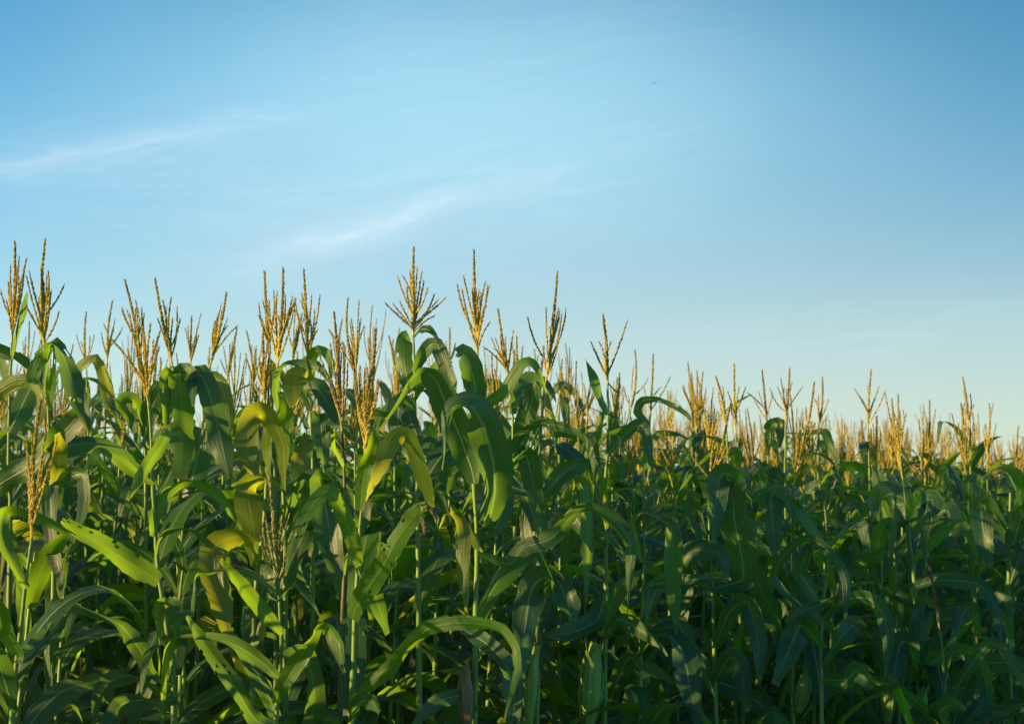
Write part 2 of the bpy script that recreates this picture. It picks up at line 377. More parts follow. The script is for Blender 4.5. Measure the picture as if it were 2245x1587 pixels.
def grown_tassel(buf, r, foot, up, length, nbr, dense=1.0, simple=False):
    up = unit(np.asarray(up)); a = unit(np.cross(up, [0.3, 1, 0.1])); b = np.cross(up, a)
    c = bend(foot, np.asarray(foot) + up * length, (a * r.normal() + b * r.normal()) * 0.012)
    items = [(c, length, 0.0076, 1.3)]
    for k in range(nbr):
        f = 0.06 + 0.30 * k / max(1, nbr - 1); th = k * 2.4 + r.normal(0, 0.3); sp = r.uniform(0.06, 0.32) if r.random() < 0.8 else r.uniform(0.4, 0.8)
        o = a * math.cos(th) + b * math.sin(th); ln = length * r.uniform(0.42, 0.66)
        p0 = np.asarray(foot) + up * length * f; p1 = p0 + unit(up + o * sp) * ln
        items.append((bend(p0, p1, o * ln * r.uniform(-0.03, 0.10), 8), ln, 0.0046, 0.9))
    for c_, ln, th_, de in items:
        if simple: tube(buf, c_[::3] if len(c_) > 8 else c_[[0, 3, 7]], [0.0026, th_ * 0.62, 0.0016] if len(c_) <= 8 else np.linspace(0.004, 0.002, len(c_[::3])), 3, 0.0, 1.0)
        else: floret_branch(buf, c_, ln, th_, de * dense, r, 0.0, 1.0)
def plant_spec(r, nl, low=0.62, calm=False):
    """leaf list of one plant of nominal height: tassel foot at 1.95 m"""
    pa = r.uniform(0, 6.28); out = []
    for k in range(nl):
        f = k / (nl - 1); z = low + (1.86 - low) * f ** 0.95; azim = pa + math.pi * k + r.normal(0, 0.35)
        ln = (0.78 - 0.34 * f ** 2.5) * r.uniform(0.85, 1.15); wd = (0.080 - 0.026 * f) * r.uniform(0.85, 1.15)
        e0 = R(r.uniform(68, 84)); e1 = R(r.uniform(-89, -58) if calm or r.random() < 0.87 else r.uniform(-10, 30))
        out.append((z, azim, ln, e0, e1, r.uniform(0.65, 1.35), wd, r.normal(0, 0.35)))
    return out
def archetype(i):
    r = np.random.default_rng(100 + i)
    root = thing('corn_plant', '', 'corn plant', (0, 0, 0))
    lean = r.normal(0, 0.025, 2); foot = np.array([lean[0] * 1.9, lean[1] * 1.9, 1.95])
    b = Buf(); stalk_mesh(b, [(0, 0, -0.02), (lean[0] * 0.5, lean[1] * 0.5, 0.9), foot * 0.8 + [0, 0, 0.05], foot], 0.0036, 0.0125)
    part('stalk', b, M_STALK, root, (0, 0, 0))
    for (z, azim, ln, e0, e1, p, wd, dr) in plant_spec(r, 11, 0.45):
        bs = np.array([lean[0] * z, lean[1] * z, z]); b = Buf()
        mid, side, half = curved_leaf(r, bs, azim, ln, e0, e1, p, wd, 22, dr)
        ribbon(b, mid, side, half, 4, holes=0.012 if r.random() < 0.4 else 0, r=r)
        part('leaf', b, M_DRY if z < 0.8 and r.random() < 0.12 else M_YELLOW if r.random() < 0.06 else (M_SUNLIT if r.random() < 0.22 else M_LEAF), root, (0, 0, 0))
    b = Buf(); grown_tassel(b, r, foot, (lean[0] + r.normal(0, .04), lean[1] + r.normal(0, .04), 1), r.uniform(0.33, 0.42), int(r.integers(5, 10)), 0.9)
    part('tassel', b, M_TAS, root, (0, 0, 0), smooth=False)
    return root
def children_of(o): return KIDS[o.name]
KIDS = {}
ARCH = []
for i in range(10):
    before = set(bpy.data.objects.keys()); root = archetype(i); ARCH.append(root)
    KIDS[root.name] = [o for o in bpy.data.objects if o.name not in before and o is not root]
def dup(root, loc, rz, sc, lean, tasselled=True):
    o = root.copy(); scene.collection.objects.link(o); o.location = loc; o.rotation_euler = (lean[0], lean[1], rz); o.scale = (1, 1, sc)
    for ch in KIDS[root.name]:
        if not tasselled and ch.name.startswith('tassel'): continue
        c = ch.copy(); scene.collection.objects.link(c); c.parent = o
    return o

# ------------------------------------------------------------------ the plants of the front rows, one by one
# stalk and leaf lines are given as photo positions plus a distance from the camera and become real 3-D curves
PL = {}; HERO_XY = []
MATS = {'g': M_LEAF, 'y': M_SUNLIT, 'o': M_YELLOW, 'd': M_DRY}
TM = {'t': M_TAS, 'g': M_TASG, 'b': M_TASD}
def plant(pid, d, label, tip=None, base=None, br=(), stalk=(), extra=3, tm='t', low=4, back=2, full=0, sm=None, thick=1.0, cap=None):
    r = np.random.default_rng(abs(hash_str(pid)))
    px = ([base] if base else []) + list(stalk)
    if len(px) == 1: px.append((px[0][0] + r.normal(0, 6), px[0][1] + 0.5 * FPX / d))
    pts = [np.array(P(x, y, d)) for x, y in px]
    last = pts[-1]; pts = [p for p in pts if p[2] > 0.3]
    last = pts[-1]; prev = pts[-2] if len(pts) > 1 else last + [0, 0, .3]
    sl = (last - prev); sl = sl[:2] / max(abs(sl[2]), 0.05); sl = np.clip(sl, -0.08, 0.08)
    gnd = np.array([last[0] + sl[0] * last[2] * 0.5, last[1] + r.normal(0, 0.02), -0.02])
    root = thing('corn_plant', label, 'corn plant', (gnd[0], gnd[1], 0), 'corn plants along the field edge')
    org = (gnd[0], gnd[1], 0); HERO_XY.append((gnd[0], gnd[1]))
    b = Buf(); line = [gnd] + pts[::-1]
    c, s, ln = stalk_mesh(b, line, 0.0036 if tip else 0.005, 0.0125 if d < 5 else 0.0115)
    part('stalk', b, sm or M_STALK, root, org)
    PL[pid] = dict(root=root, org=org, d=d, px=px, line=c, r=r)
    if tip:
        up0 = np.array(P(*base, d)); up1 = np.array(P(*tip, d + r.normal(0, 0.03)))
        ln = np.linalg.norm(up1 - up0); n = 16
        cen = bend(up0, up1, np.array([r.normal(0, 0.006), r.normal(0, 0.006), 0]), n)
        b = Buf(); floret_branch(b, cen, ln, 0.0086 * thick, 1.5, r, 0.0, 1.0, 0.0030)
        t = part('tassel', b, TM[tm], root, org, smooth=False)
        ends = [(np.array(P(x, y, d + r.uniform(-0.10, 0.10)))) for x, y in br]
        axis = unit(up1 - up0)
        for _ in range(extra + 2 if d < 5.5 and extra else max(0, extra - 1)):
            a = unit(np.cross(axis, [0.2, 1, 0.1])); bb = np.cross(axis, a); th = r.uniform(0, 6.28)
            ends.append(up0 + axis * ln * 0.1 + unit(axis + (a * math.cos(th) + bb * math.sin(th)) * r.uniform(0.05, 0.30)) * ln * r.uniform(0.42, 0.66))
        for e in ends:
            lat = e - up0; along = np.dot(lat, axis); f = np.clip(r.uniform(0.03, 0.30), 0.02, max(0.03, along / ln - 0.3))
            p0 = up0 + axis * ln * f; out = lat - axis * along
            bl = np.linalg.norm(e - p0)
            arc = bend(p0, e, out * 0.10 * r.uniform(-0.3, 1.2) + r.normal(0, 0.004, 3), max(8, int(bl / 0.02)))
            b = Buf(); floret_branch(b, arc, bl, 0.0052 * thick, 1.0, r, 0.0, 1.0, 0.0021)
            o = link(bpy.data.objects.new('tassel_branch', None)) if False else part('tassel_branch', b, TM[tm], t, org, smooth=False)
    # leaves the photo does not single out: the low ones and those turned to the back
    zt = pts[0][2]
    if full:
        spec = plant_spec(r, full, calm=True); k_ = zt / 1.97
        for (z, azim, l_, e0, e1, p, wd, dr) in spec: loose_leaf(pid, z * k_, azim, l_ * (0.8 if z > 1.6 else 1), e0, e1, p * 0.85, wd, dr)
    else:
        for k in range(low):
            z = 0.35 + 0.42 * k / max(1, low - 1); loose_leaf(pid, z, r.uniform(0, 6.28) if k else 1.2, r.uniform(.65, .85), R(r.uniform(55, 75)), R(r.uniform(-80, -40)), 1.2, 0.085, 0.2)
        for k in range(back):
            z = zt * (0.60 + 0.16 * k); loose_leaf(pid, z, R(r.uniform(35, 145)), r.uniform(.55, .75), R(r.uniform(60, 75)), R(r.uniform(-85, -50)), 1.2, 0.08, 0.2)
def hash_str(s):
    h = 7
    for ch in s: h = (h * 131 + ord(ch)) % 1000003
    return h
def loose_leaf(pid, z, azim, l_, e0, e1, p, wd, dr):
    q = PL[pid]; r = q['r']; c = q['line']
    base = np.array([np.interp(z, c[:, 2], c[:, k]) for k in range(3)])
    mid, side, half = curved_leaf(r, base, azim, l_, e0, e1, p, wd, 26, dr)
    b = Buf(); ribbon(b, mid, side, half, 6, holes=0.012 if r.random() < 0.35 else 0, r=r)
    part('leaf', b, M_LEAF if r.random() < 0.7 else M_SUNLIT, q['root'], q['org'])
def leaf(pid, pts, w, k=-0.12, d0=0.0, mat='g', holes=0.0, rag=0.0, sgn=None, fold=0.2, label=None, join=True, notch=False):
    """pts: midrib in photo positions from the stalk to the tip; w: seen width in photo pixels; k: how far the tip comes nearer"""
    q = PL[pid]; r = q['r']; d = q['d']
    pts = [tuple(map(float, p)) for p in pts]; w = list(map(float, w))
    if join:
        sx = np.array([p[0] for p in q['px']]); sy = np.array([p[1] for p in q['px']])
        x0, y0 = pts[0]; yb = y0
        dist = abs(float(np.interp(y0, sy, sx)) - x0) if len(sx) > 1 else abs(sx[0] - x0)
        if dist > 5:
            yb = y0 + min(60, 0.45 * dist); pts = [(float(np.interp(yb, sy, sx)), yb)] + pts; w = [10.0] + w
    n0 = len(pts); s = np.array([0] + list(np.cumsum([math.hypot(pts[i+1][0]-pts[i][0], pts[i+1][1]-pts[i][1]) for i in range(n0-1)]))); L0 = s[-1]; s = s / L0
    dd = d + d0 * np.clip(s * 3, 0, 1) + k * s ** 1.2 - 0.012
    P3 = np.array([np.array(P(x, y, z)) for (x, y), z in zip(pts, dd)])
    vis = np.array(w) / FPX * dd / 2
    n = int(np.clip(L0 / 9, 18, 64))
    mid, vis_, ln = catmull(P3, vis, n, r.uniform(0.45, 0.95))
    t = np.linspace(0, 1, n)
    vis_ = np.maximum(vis_, 0.0012)
    # the true width swells and tapers evenly; where less of it is seen the blade is turned
    shape = np.clip(0.62 + 1.3 * t, 0, 1) * np.clip((1 - t) * 2.2, 0, 1) ** 0.6
    W = np.maximum(vis_, np.minimum(shape * max(vis_.max() * 1.02, 0.020), vis_ * 3.2))
    ker = np.ones(7) / 7; Wp = np.pad(W, 3, mode='edge'); W = np.maximum(np.convolve(Wp, ker, 'valid'), vis_)
    ang = np.arccos(np.clip(vis_ / W, 0.28, 1.0)); ang = np.convolve(np.pad(ang, 3, mode='edge'), ker, 'valid')
    sg = sgn if sgn is not None else (1 if r.random() < 0.5 else -1)
    tg = unit(np.gradient(mid, axis=0)); view = unit(mid - np.array(CAMP))
    S = unit(np.cross(tg, view)); V = np.cross(S, tg)
    base_turn = r.normal(0, 0.12) + 0.30 * np.sin(t * r.uniform(5, 11) + r.uniform(0, 6.28)) * np.clip(t * 4, 0, 1)
    side = S * np.cos(ang + base_turn)[:, None] + sg * V * np.sin(ang + base_turn)[:, None]
    b = Buf(); ribbon(b, mid, side, W, 8, fold=fold * r.uniform(0.6, 1.3) * r.choice([-1, 1]), wave=0.10, holes=holes or (0.008 if r.random() < 0.4 else 0), rag=rag or (0.04 if r.random() < 0.3 else 0), r=r, notch=notch or r.random() < 0.25)
    part('leaf', b, MATS[mat], q['root'], q['org'], label=label)
def ear(pid, top, bot, wpx, silk=True, dry=False, d0=-0.03):
    """a husked ear against the stalk, with its dark silk"""
    q = PL[pid]; r = q['r']; d = q['d'] + d0
    a, b_ = np.array(P(*bot, d)), np.array(P(*top, d)); R0 = wpx / FPX * d / 2
    n = 22; c = bend(a, b_, (0, -0.008, 0), n); t = np.linspace(0, 1, n)
    prof = R0 * np.clip(0.5 + 1.4 * t, 0, 1) * np.clip((1.02 - t) * 2.6, 0, 1) ** 0.6
    bf = Buf(); tube(bf, c, prof + 0.001, 12)
    tg = unit(b_ - a); u = unit(np.cross(tg, [0, 1, 0])); v = np.cross(tg, u)
    for k in range(5):                                        # overlapping husk leaves with free tips
        th = k * 2.4 + r.normal(0, .2); o = u * math.cos(th) + v * math.sin(th)
        m = c + o * (prof * 1.04 + 0.0015)[:, None]; m = np.vstack([m[:n - 3 - k], m[n - 4 - k] + tg * 0.03 + o * 0.006, m[n - 4 - k] + tg * 0.055 + o * 0.015])
        sd = np.tile(np.cross(o, tg), (len(m), 1)); hf = np.concatenate([prof[:n - 3 - k] * 0.85, [R0 * 0.35, 0.001]])
        ribbon(bf, m, sd, hf + 0.0005, 4, fold=0.45, wave=0.02, r=r)
    e = part('ear', bf, M_HUSKD if dry else M_HUSK, q['root'], q['org'], label='dry brown husk' if dry else None)
    if silk:
        bs = Buf()
        for k in range(26):
            o = u * r.normal() + v * r.normal(); p0 = b_ - tg * 0.012; p1 = b_ + tg * r.uniform(0.005, 0.028) + o * 0.010
            tube(bs, bend(p0, p1, o * 0.006 - np.array([0, 0, 0.006]), 5), np.linspace(0.0014, 0.0006, 5), 4)
        part('silk', bs, M_SILK, e, q['org'])

plant('A', 3.72, 'short front corn plant at the far left, pale golden closed tassel below the skyline', (90, 879), (70, 1178),
      [(58, 965), (70, 956), (104, 930), (125, 965), (60, 1000), (96, 1010), (108, 1020)], [(66, 1207), (56, 1281), (44, 1392), (33, 1481), (26, 1577)], 0, thick=1.05)
leaf('A', [(56, 1290), (35, 1250), (12, 1200), (2, 1150), (10, 1120), (32, 1116), (70, 1126), (110, 1146), (165, 1176)], [12, 22, 34, 32, 18, 13, 20, 22, 10], k=0.12, mat='y')
leaf('A', [(46, 1442), (28, 1405), (0, 1352), (-45, 1300)], [26, 44, 48, 40], k=-0.1, mat='y')
leaf('A', [(50, 1447), (90, 1412), (122, 1380), (150, 1345)], [30, 44, 32, 5], k=0.15)
leaf('A', [(30, 1560), (15, 1510), (-5, 1450), (-40, 1400)], [20, 40, 50, 50], k=-0.15)
plant('B', 4.5, 'leftmost tall corn plant, thick upright tassel with one narrow leaf rising beside it', (33, 533), (26, 752),
      [(42, 566), (58, 568), (18, 619), (24, 625), (2, 640), (53, 593), (47, 640), (14, 660)], [(25, 790), (22, 833), (20, 940), (19, 1030), (22, 1200)])
leaf('B', [(27, 790), (38, 735), (51, 685), (60, 640)], [6, 17, 16, 3], k=0.05)
leaf('B', [(19, 948), (40, 905), (66, 852), (95, 815), (100, 870)], [26, 54, 50, 20, 8], k=0.12)
leaf('B', [(-40, 905), (-5, 862), (35, 838), (66, 838), (86, 866), (90, 905), (85, 935)], [30, 36, 34, 24, 26, 20, 4], k=-0.15, mat='o', join=False)
leaf('B', [(-30, 760), (5, 764), (39, 781), (67, 803), (95, 828), (105, 832)], [14, 16, 17, 18, 14, 8], k=0.1, rag=0.05)
leaf('B', [(22, 840), (8, 810), (-4, 770), (-25, 740)], [12, 22, 24, 16], k=0.1, mat='y')
plant('C', 4.4, 'tall corn plant, tassel with one long side branch flung left, second from the left edge', (99, 527), (97, 758),
      [(90, 589), (106, 596), (58, 607), (140, 626), (56, 667), (69, 690), (129, 685), (108, 610), (112, 640), (86, 650)], [(99, 790), (106, 905), (112, 1050), (118, 1200)])
leaf('C', [(98, 850), (112, 768), (122, 753), (136, 775), (153, 822), (168, 870), (182, 905), (194, 949)], [8, 14, 26, 46, 50, 46, 30, 3], k=-0.2, holes=0.03)
leaf('C', [(110, 900), (117, 760), (104, 765), (88, 785), (74, 818), (66, 850)], [8, 12, 24, 34, 30, 22], k=-0.1, mat='y', holes=0.05, notch=True)
leaf('C', [(95, 985), (135, 950), (158, 925), (182, 886), (190, 850)], [30, 50, 48, 30, 5], k=-0.1)
leaf('C', [(129, 1060), (145, 1038), (163, 1033), (182, 1043), (186, 1092), (178, 1140), (144, 1222)], [18, 16, 32, 26, 24, 15, 3], k=-0.2)
leaf('C', [(100, 1040), (108, 1052), (112, 1130), (122, 1222), (132, 1260), (138, 1316)], [30, 36, 36, 26, 18, 3], k=-0.2)
leaf('C', [(118, 1070), (128, 1030), (132, 985), (125, 950)], [18, 34, 32, 10], k=-0.1, mat='o')
leaf('C', [(105, 960), (82, 1010), (40, 1035), (-20, 1070)], [20, 44, 52, 50], k=0.1)
plant('D', 4.05, 'front corn plant with tattered leaves and a wide forked golden tassel, at left', (312, 702), (326, 890),
      [(330, 711), (353, 720), (247, 746), (280, 770), (349, 762), (318, 740), (336, 750), (300, 765)], [(331, 950), (335, 1063), (346, 1240), (355, 1303), (370, 1407), (381, 1518)], 2, thick=1.1)
leaf('D', [(332, 965), (350, 946), (365, 950), (352, 978), (330, 1010), (308, 1045), (280, 1097)], [6, 8, 22, 28, 28, 24, 6], k=-0.12, mat='y', notch=True)
leaf('D', [(338, 1060), (300, 1038), (262, 1008), (235, 990), (215, 986), (202, 1008), (190, 1028)], [8, 18, 20, 20, 18, 22, 12], k=-0.1, mat='y', rag=0.1)
leaf('D', [(348, 1274), (320, 1255), (270, 1225), (215, 1190), (165, 1160), (136, 1138)], [30, 46, 48, 40, 30, 14], k=-0.15, mat='y', holes=0.03, rag=0.05, notch=True)
leaf('D', [(334, 1172), (340, 1132), (365, 1082), (400, 1057), (432, 1056), (470, 1080), (505, 1120), (521, 1146)], [8, 26, 30, 22, 15, 26, 18, 4], k=0.1, mat='y')
leaf('D', [(343, 1215), (349, 1188), (364, 1167), (392, 1158), (425, 1164), (450, 1186), (470, 1200)], [12, 12, 9, 8, 12, 16, 8], k=0.05)
leaf('D', [(365, 1495), (333, 1472), (303, 1418), (266, 1372), (229, 1352), (178, 1332), (144, 1317), (112, 1333), (101, 1372), (104, 1444), (116, 1518)], [10, 16, 40, 34, 26, 28, 20, 15, 12, 9, 3], k=-0.25)
leaf('D', [(362, 1318), (350, 1322), (346, 1360), (344, 1420), (349, 1482)], [18, 26, 22, 10, 4], k=-0.06, d0=-0.04, mat='y', rag=0.2, holes=0.06)
leaf('D', [(362, 1318), (380, 1328), (384, 1360), (388, 1398)], [24, 40, 34, 10], k=-0.06, d0=-0.05, mat='y', rag=0.25, holes=0.08)
leaf('D', [(374, 1450), (392, 1400), (380, 1402), (366, 1428), (357, 1481), (357, 1573)], [8, 10, 16, 24, 20, 3], k=-0.1, d0=-0.06, mat='y')
leaf('D', [(385, 1530), (350, 1540), (310, 1533), (266, 1545), (235, 1592)], [14, 20, 30, 46, 40], k=-0.2)
plant('E', 4.6, 'corn plant, tall tassel slanting left above one broad dark hanging leaf', (340, 611), (379, 806),
      [(358, 662), (375, 655), (388, 674), (366, 700), (395, 700)], [(383, 850), (390, 1000), (396, 1200)], 2)
leaf('E', [(389, 905), (386, 830), (392, 815), (396, 850), (400, 910), (398, 980), (394, 1050)], [10, 20, 40, 50, 54, 50, 30], k=-0.25, mat='y')
leaf('E', [(386, 880), (374, 818), (364, 815), (361, 860), (363, 930)], [8, 12, 20, 24, 14], k=-0.18, mat='y', fold=0.1)
leaf('E', [(386, 860), (392, 818), (408, 811), (419, 830), (424, 890)], [8, 14, 28, 34, 4], k=-0.2)
leaf('E', [(390, 960), (420, 850), (438, 820), (455, 850), (472, 910), (486, 980), (504, 1050)], [10, 18, 24, 40, 54, 50, 10], k=-0.3)
leaf('E', [(396, 1190), (404, 1120), (420, 1050), (436, 990), (440, 940)], [24, 50, 64, 60, 30], k=0.1)
plant('H9', 5.3, 'corn plant with tassel leaning right, standing in the gap left of the paired tall tassels', (496, 644), (459, 806),
      [(519, 716), (478, 690), (485, 668), (470, 720), (498, 700)], [(455, 860), (450, 960)], 3, full=7)
leaf('H9', [(450, 900), (452, 835), (468, 826), (488, 850), (500, 900), (507, 975)], [10, 18, 26, 32, 28, 4], k=-0.2, mat='o')
plant('F', 4.35, 'corn plant with narrow golden tassel over a broad leaf arched and lit yellow', (576, 732), (581, 896),
      [(560, 770), (592, 770), (567, 790), (588, 745), (550, 820), (598, 800)], [(583, 930), (585, 1037), (578, 1150), (560, 1300), (556, 1450)])
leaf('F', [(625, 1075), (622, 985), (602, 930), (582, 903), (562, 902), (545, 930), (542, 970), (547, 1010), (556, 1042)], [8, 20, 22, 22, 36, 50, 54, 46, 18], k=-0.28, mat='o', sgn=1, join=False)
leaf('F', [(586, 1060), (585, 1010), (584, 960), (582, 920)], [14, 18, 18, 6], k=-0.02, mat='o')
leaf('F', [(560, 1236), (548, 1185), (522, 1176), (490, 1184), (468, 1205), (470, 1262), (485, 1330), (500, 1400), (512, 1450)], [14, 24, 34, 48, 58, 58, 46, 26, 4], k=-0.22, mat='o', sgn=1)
leaf('F', [(556, 1440), (552, 1380), (568, 1320), (580, 1260), (560, 1250)], [20, 44, 50, 46, 20], k=0.1)
plant('F2', 4.75, 'corn plant, tall tassel leaning slightly right, left one of a close pair of tassels', (580, 598), (592, 797),
      [(585, 660), (606, 650), (574, 700), (600, 690)], [(596, 870), (600, 1000), (604, 1100)], 3, low=2)
plant('G', 4.5, 'corn plant with dense many-branched tassel, right one of a close pair of tassels', (621, 591), (608, 805),
      [(608, 640), (581, 674), (567, 693), (641, 653), (648, 656), (625, 649), (600, 640), (633, 690), (590, 660)], [(612, 850), (618, 960), (621, 1074), (625, 1180), (626, 1300)], 4)
leaf('G', [(616, 1030), (622, 990), (628, 930), (626, 885), (615, 858)], [10, 28, 32, 28, 8], k=-0.1, mat='y', holes=0.03)
leaf('G', [(613, 940), (606, 850), (620, 805), (650, 796), (682, 800), (707, 812)], [8, 14, 16, 22, 22, 6], k=-0.15)
leaf('G', [(640, 905), (652, 850), (668, 822), (650, 826), (642, 860), (645, 890)], [8, 16, 38, 46, 40, 14], k=-0.2, mat='o', join=False)
leaf('G', [(622, 1075), (596, 1054), (566, 1053), (546, 1068), (545, 1110), (553, 1155), (562, 1187)], [20, 26, 44, 58, 58, 46, 22], k=-0.2, mat='o', sgn=1)
leaf('G', [(621, 1160), (642, 1080), (668, 1050), (688, 1090), (690, 1160), (680, 1220)], [14, 40, 54, 58, 44, 8], k=0.12)
leaf('G', [(626, 1290), (645, 1220), (672, 1150), (684, 1090)], [20, 44, 50, 20], k=0.15)
plant('H', 4.75, 'corn plant with single tall spike tassel just right of the paired tassels', (666, 592), (675, 794),
      [(683, 649), (701, 649), (645, 677), (696, 723), (690, 680), (660, 660), (680, 700)], [(680, 880), (684, 1000), (686, 1100)], 3)
leaf('H', [(682, 850), (684, 785), (698, 768), (716, 776), (728, 800), (726, 830)], [8, 14, 20, 22, 20, 6], k=-0.15, mat='y')
leaf('H', [(683, 905), (676, 860), (692, 850), (712, 872), (726, 900), (733, 930)], [10, 26, 50, 56, 36, 6], k=-0.15)
leaf('H', [(684, 1000), (676, 960), (668, 985), (655, 1020), (648, 1050)], [10, 28, 38, 40, 24], k=-0.15, mat='o')
plant('I', 4.3, 'corn plant with slender dark brown tassel left of the bright golden one', (733, 688), (750, 945),
      [(756, 759), (694, 762), (749, 776), (742, 760), (720, 800), (762, 800)], [(753, 990), (756, 1100), (755, 1259), (750, 1380), (746, 1500)], 1, tm='b', sm=M_SHEATH)
leaf('I', [(752, 985), (718, 935), (695, 902), (700, 915), (706, 960), (709, 1000), (711, 1036)], [8, 14, 30, 38, 36, 26, 6], k=-0.15)
leaf('I', [(754, 1130), (742, 1085), (716, 1050), (696, 1046), (704, 1070), (716, 1125), (728, 1190), (737, 1260), (740, 1312)], [12, 24, 36, 44, 60, 64, 56, 28, 3], k=-0.15, sgn=1)
leaf('I', [(753, 1025), (735, 990), (722, 950), (716, 930)], [8, 18, 20, 6], k=-0.1, mat='y')
leaf('I', [(754, 1260), (772, 1200), (796, 1130), (812, 1060)], [12, 30, 34, 10], k=0.1)
plant('J17', 5.3, 'corn plant whose two-pronged tassel stands behind the bright golden one', (763, 656), (782, 833),
      [(787, 662), (798, 716), (722, 723), (770, 700), (791, 700)], [(786, 900), (788, 1000)], 3, full=7)
plant('J', 3.95, 'bright front corn plant at centre left, long golden tassel and light green kinked leaves', (823, 723), (798, 1015),
      [(800, 810), (823, 808), (833, 836), (779, 847), (812, 812), (806, 840), (818, 850)], [(800, 1030), (790, 1150), (785, 1240), (778, 1350), (775, 1470), (770, 1570)], 2, thick=1.2)
leaf('J', [(790, 1120), (793, 1075), (805, 1010), (821, 958), (833, 926)], [10, 28, 30, 24, 3], k=-0.08, mat='y')
leaf('J', [(789, 1240), (783, 1222), (770, 1175), (747, 1112), (728, 1076), (712, 1078), (690, 1100), (665, 1140), (642, 1195), (625, 1262)], [14, 28, 36, 34, 24, 22, 24, 26, 24, 6], k=-0.18, mat='y', holes=0.01)
leaf('J', [(773, 1358), (780, 1330), (806, 1288), (840, 1238), (870, 1182), (900, 1140), (922, 1114), (934, 1108)], [20, 42, 48, 44, 42, 40, 28, 12], k=-0.2, mat='y', holes=0.02, rag=0.04)
leaf('J', [(925, 1112), (926, 1140), (931, 1172)], [6, 6, 3], k=-0.02, d0=-0.2, mat='d', join=False, label='dry pinkish tip')
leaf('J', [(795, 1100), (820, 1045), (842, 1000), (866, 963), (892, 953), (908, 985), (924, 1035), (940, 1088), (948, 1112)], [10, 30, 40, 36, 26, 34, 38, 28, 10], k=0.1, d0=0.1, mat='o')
leaf('J', [(944, 1105), (955, 1140), (965, 1172)], [8, 7, 3], k=-0.02, d0=0.15, mat='d', join=False, label='dry pinkish tip')
leaf('J', [(772, 1545), (800, 1512), (850, 1470), (893, 1420), (935, 1378), (985, 1364), (1045, 1366), (1098, 1380), (1127, 1418), (1134, 1470), (1116, 1535), (1104, 1582)], [12, 28, 36, 30, 36, 32, 22, 24, 22, 22, 10, 3], k=-0.3, mat='y', rag=0.08)
leaf('J', [(772, 1580), (780, 1548), (800, 1535), (820, 1542), (832, 1560)], [14, 34, 40, 30, 8], k=-0.15)
leaf('J', [(785, 1250), (812, 1280), (830, 1330), (850, 1390)], [8, 24, 36, 10], k=0.2)
plant('K', 3.85, 'short front corn plant, greenish low tassel fanned out well below the skyline', (591, 1048), (612, 1300),
      [(582, 1130), (576, 1150), (634, 1130), (653, 1159), (618, 1135), (572, 1178), (600, 1120), (640, 1165), (588, 1170)], [(613, 1333), (617, 1425), (611, 1500), (606, 1575)], 0, tm='g', thick=1.1)
leaf('K', [(617, 1392), (580, 1345), (540, 1298), (505, 1256), (482, 1226)], [14, 32, 36, 26, 5], k=-0.12, mat='y')
leaf('K', [(604, 1540), (612, 1515), (637, 1475), (670, 1420), (700, 1372), (722, 1376), (740, 1415), (757, 1475)], [14, 30, 38, 36, 22, 34, 34, 4], k=-0.15, mat='y')
leaf('K', [(610, 1320), (640, 1285), (664, 1303), (686, 1328), (704, 1360)], [6, 12, 14, 14, 6], k=-0.12)
leaf('K', [(609, 1485), (575, 1452), (537, 1425), (500, 1408), (440, 1396), (396, 1396)], [14, 28, 30, 24, 16, 6], k=-0.18)
leaf('K', [(612, 1300), (560, 1262), (499, 1248), (459, 1255), (428, 1258), (423, 1300), (421, 1352)], [8, 12, 14, 11, 9, 9, 6], k=-0.1, mat='y')
leaf('K', [(606, 1590), (560, 1577), (500, 1482), (444, 1405), (408, 1352)], [14, 36, 36, 30, 10], k=-0.2)
leaf('K', [(620, 1440), (665, 1440), (684, 1480), (690, 1530), (684, 1592)], [10, 26, 44, 52, 46], k=0.05, d0=0.15)
plant('M', 4.45, 'tall central corn plant whose tassel branches fan out widely like an open brush', (907, 545), (906, 735),
      [(873, 609), (845, 665), (864, 669), (877, 662), (925, 598), (914, 589), (899, 595), (937, 635), (951, 649), (976, 654), (952, 693), (893, 630), (918, 640), (958, 660)], [(909, 808), (910, 900), (912, 1010), (916, 1150)], 2)
leaf('M', [(909, 850), (893, 835), (884, 785), (887, 742), (896, 734)], [10, 36, 40, 36, 14], k=0.08, mat='y', holes=0.02)
leaf('M', [(909, 812), (925, 778), (944, 755), (958, 756), (974, 795), (988, 840), (992, 880)], [8, 28, 32, 26, 32, 30, 10], k=-0.12)
leaf('M', [(907, 738), (922, 721), (940, 724), (956, 740), (970, 747)], [4, 12, 16, 10, 2], k=-0.08)
leaf('M', [(910, 880), (940, 836), (968, 800), (985, 790)], [8, 30, 34, 12], k=0.15, mat='y')
leaf('M', [(911, 920), (880, 880), (872, 900), (874, 940), (880, 990)], [8, 34, 50, 46, 12], k=-0.1)
leaf('M', [(911, 950), (895, 880), (888, 878), (900, 920), (915, 960), (922, 1000)], [8, 20, 30, 34, 26, 4], k=-0.14)
plant('N', 4.25, 'tall central corn plant with tight upright tassel over two huge drooping leaves', (1039, 552), (1047, 780),
      [(1003, 626), (1013, 636), (1036, 635), (1063, 623), (1069, 628), (1072, 709), (1055, 643), (1050, 640), (1060, 680)], [(1046, 868), (1041, 1000), (1039, 1055), (1046, 1192), (1043, 1333), (1041, 1481), (1040, 1560)], 2)
leaf('N', [(1040, 1060), (1034, 1030), (1008, 955), (982, 895), (955, 832), (922, 815), (892, 845), (862, 895), (832, 942)], [12, 34, 54, 64, 56, 22, 12, 8, 3], k=-0.1, sgn=1)
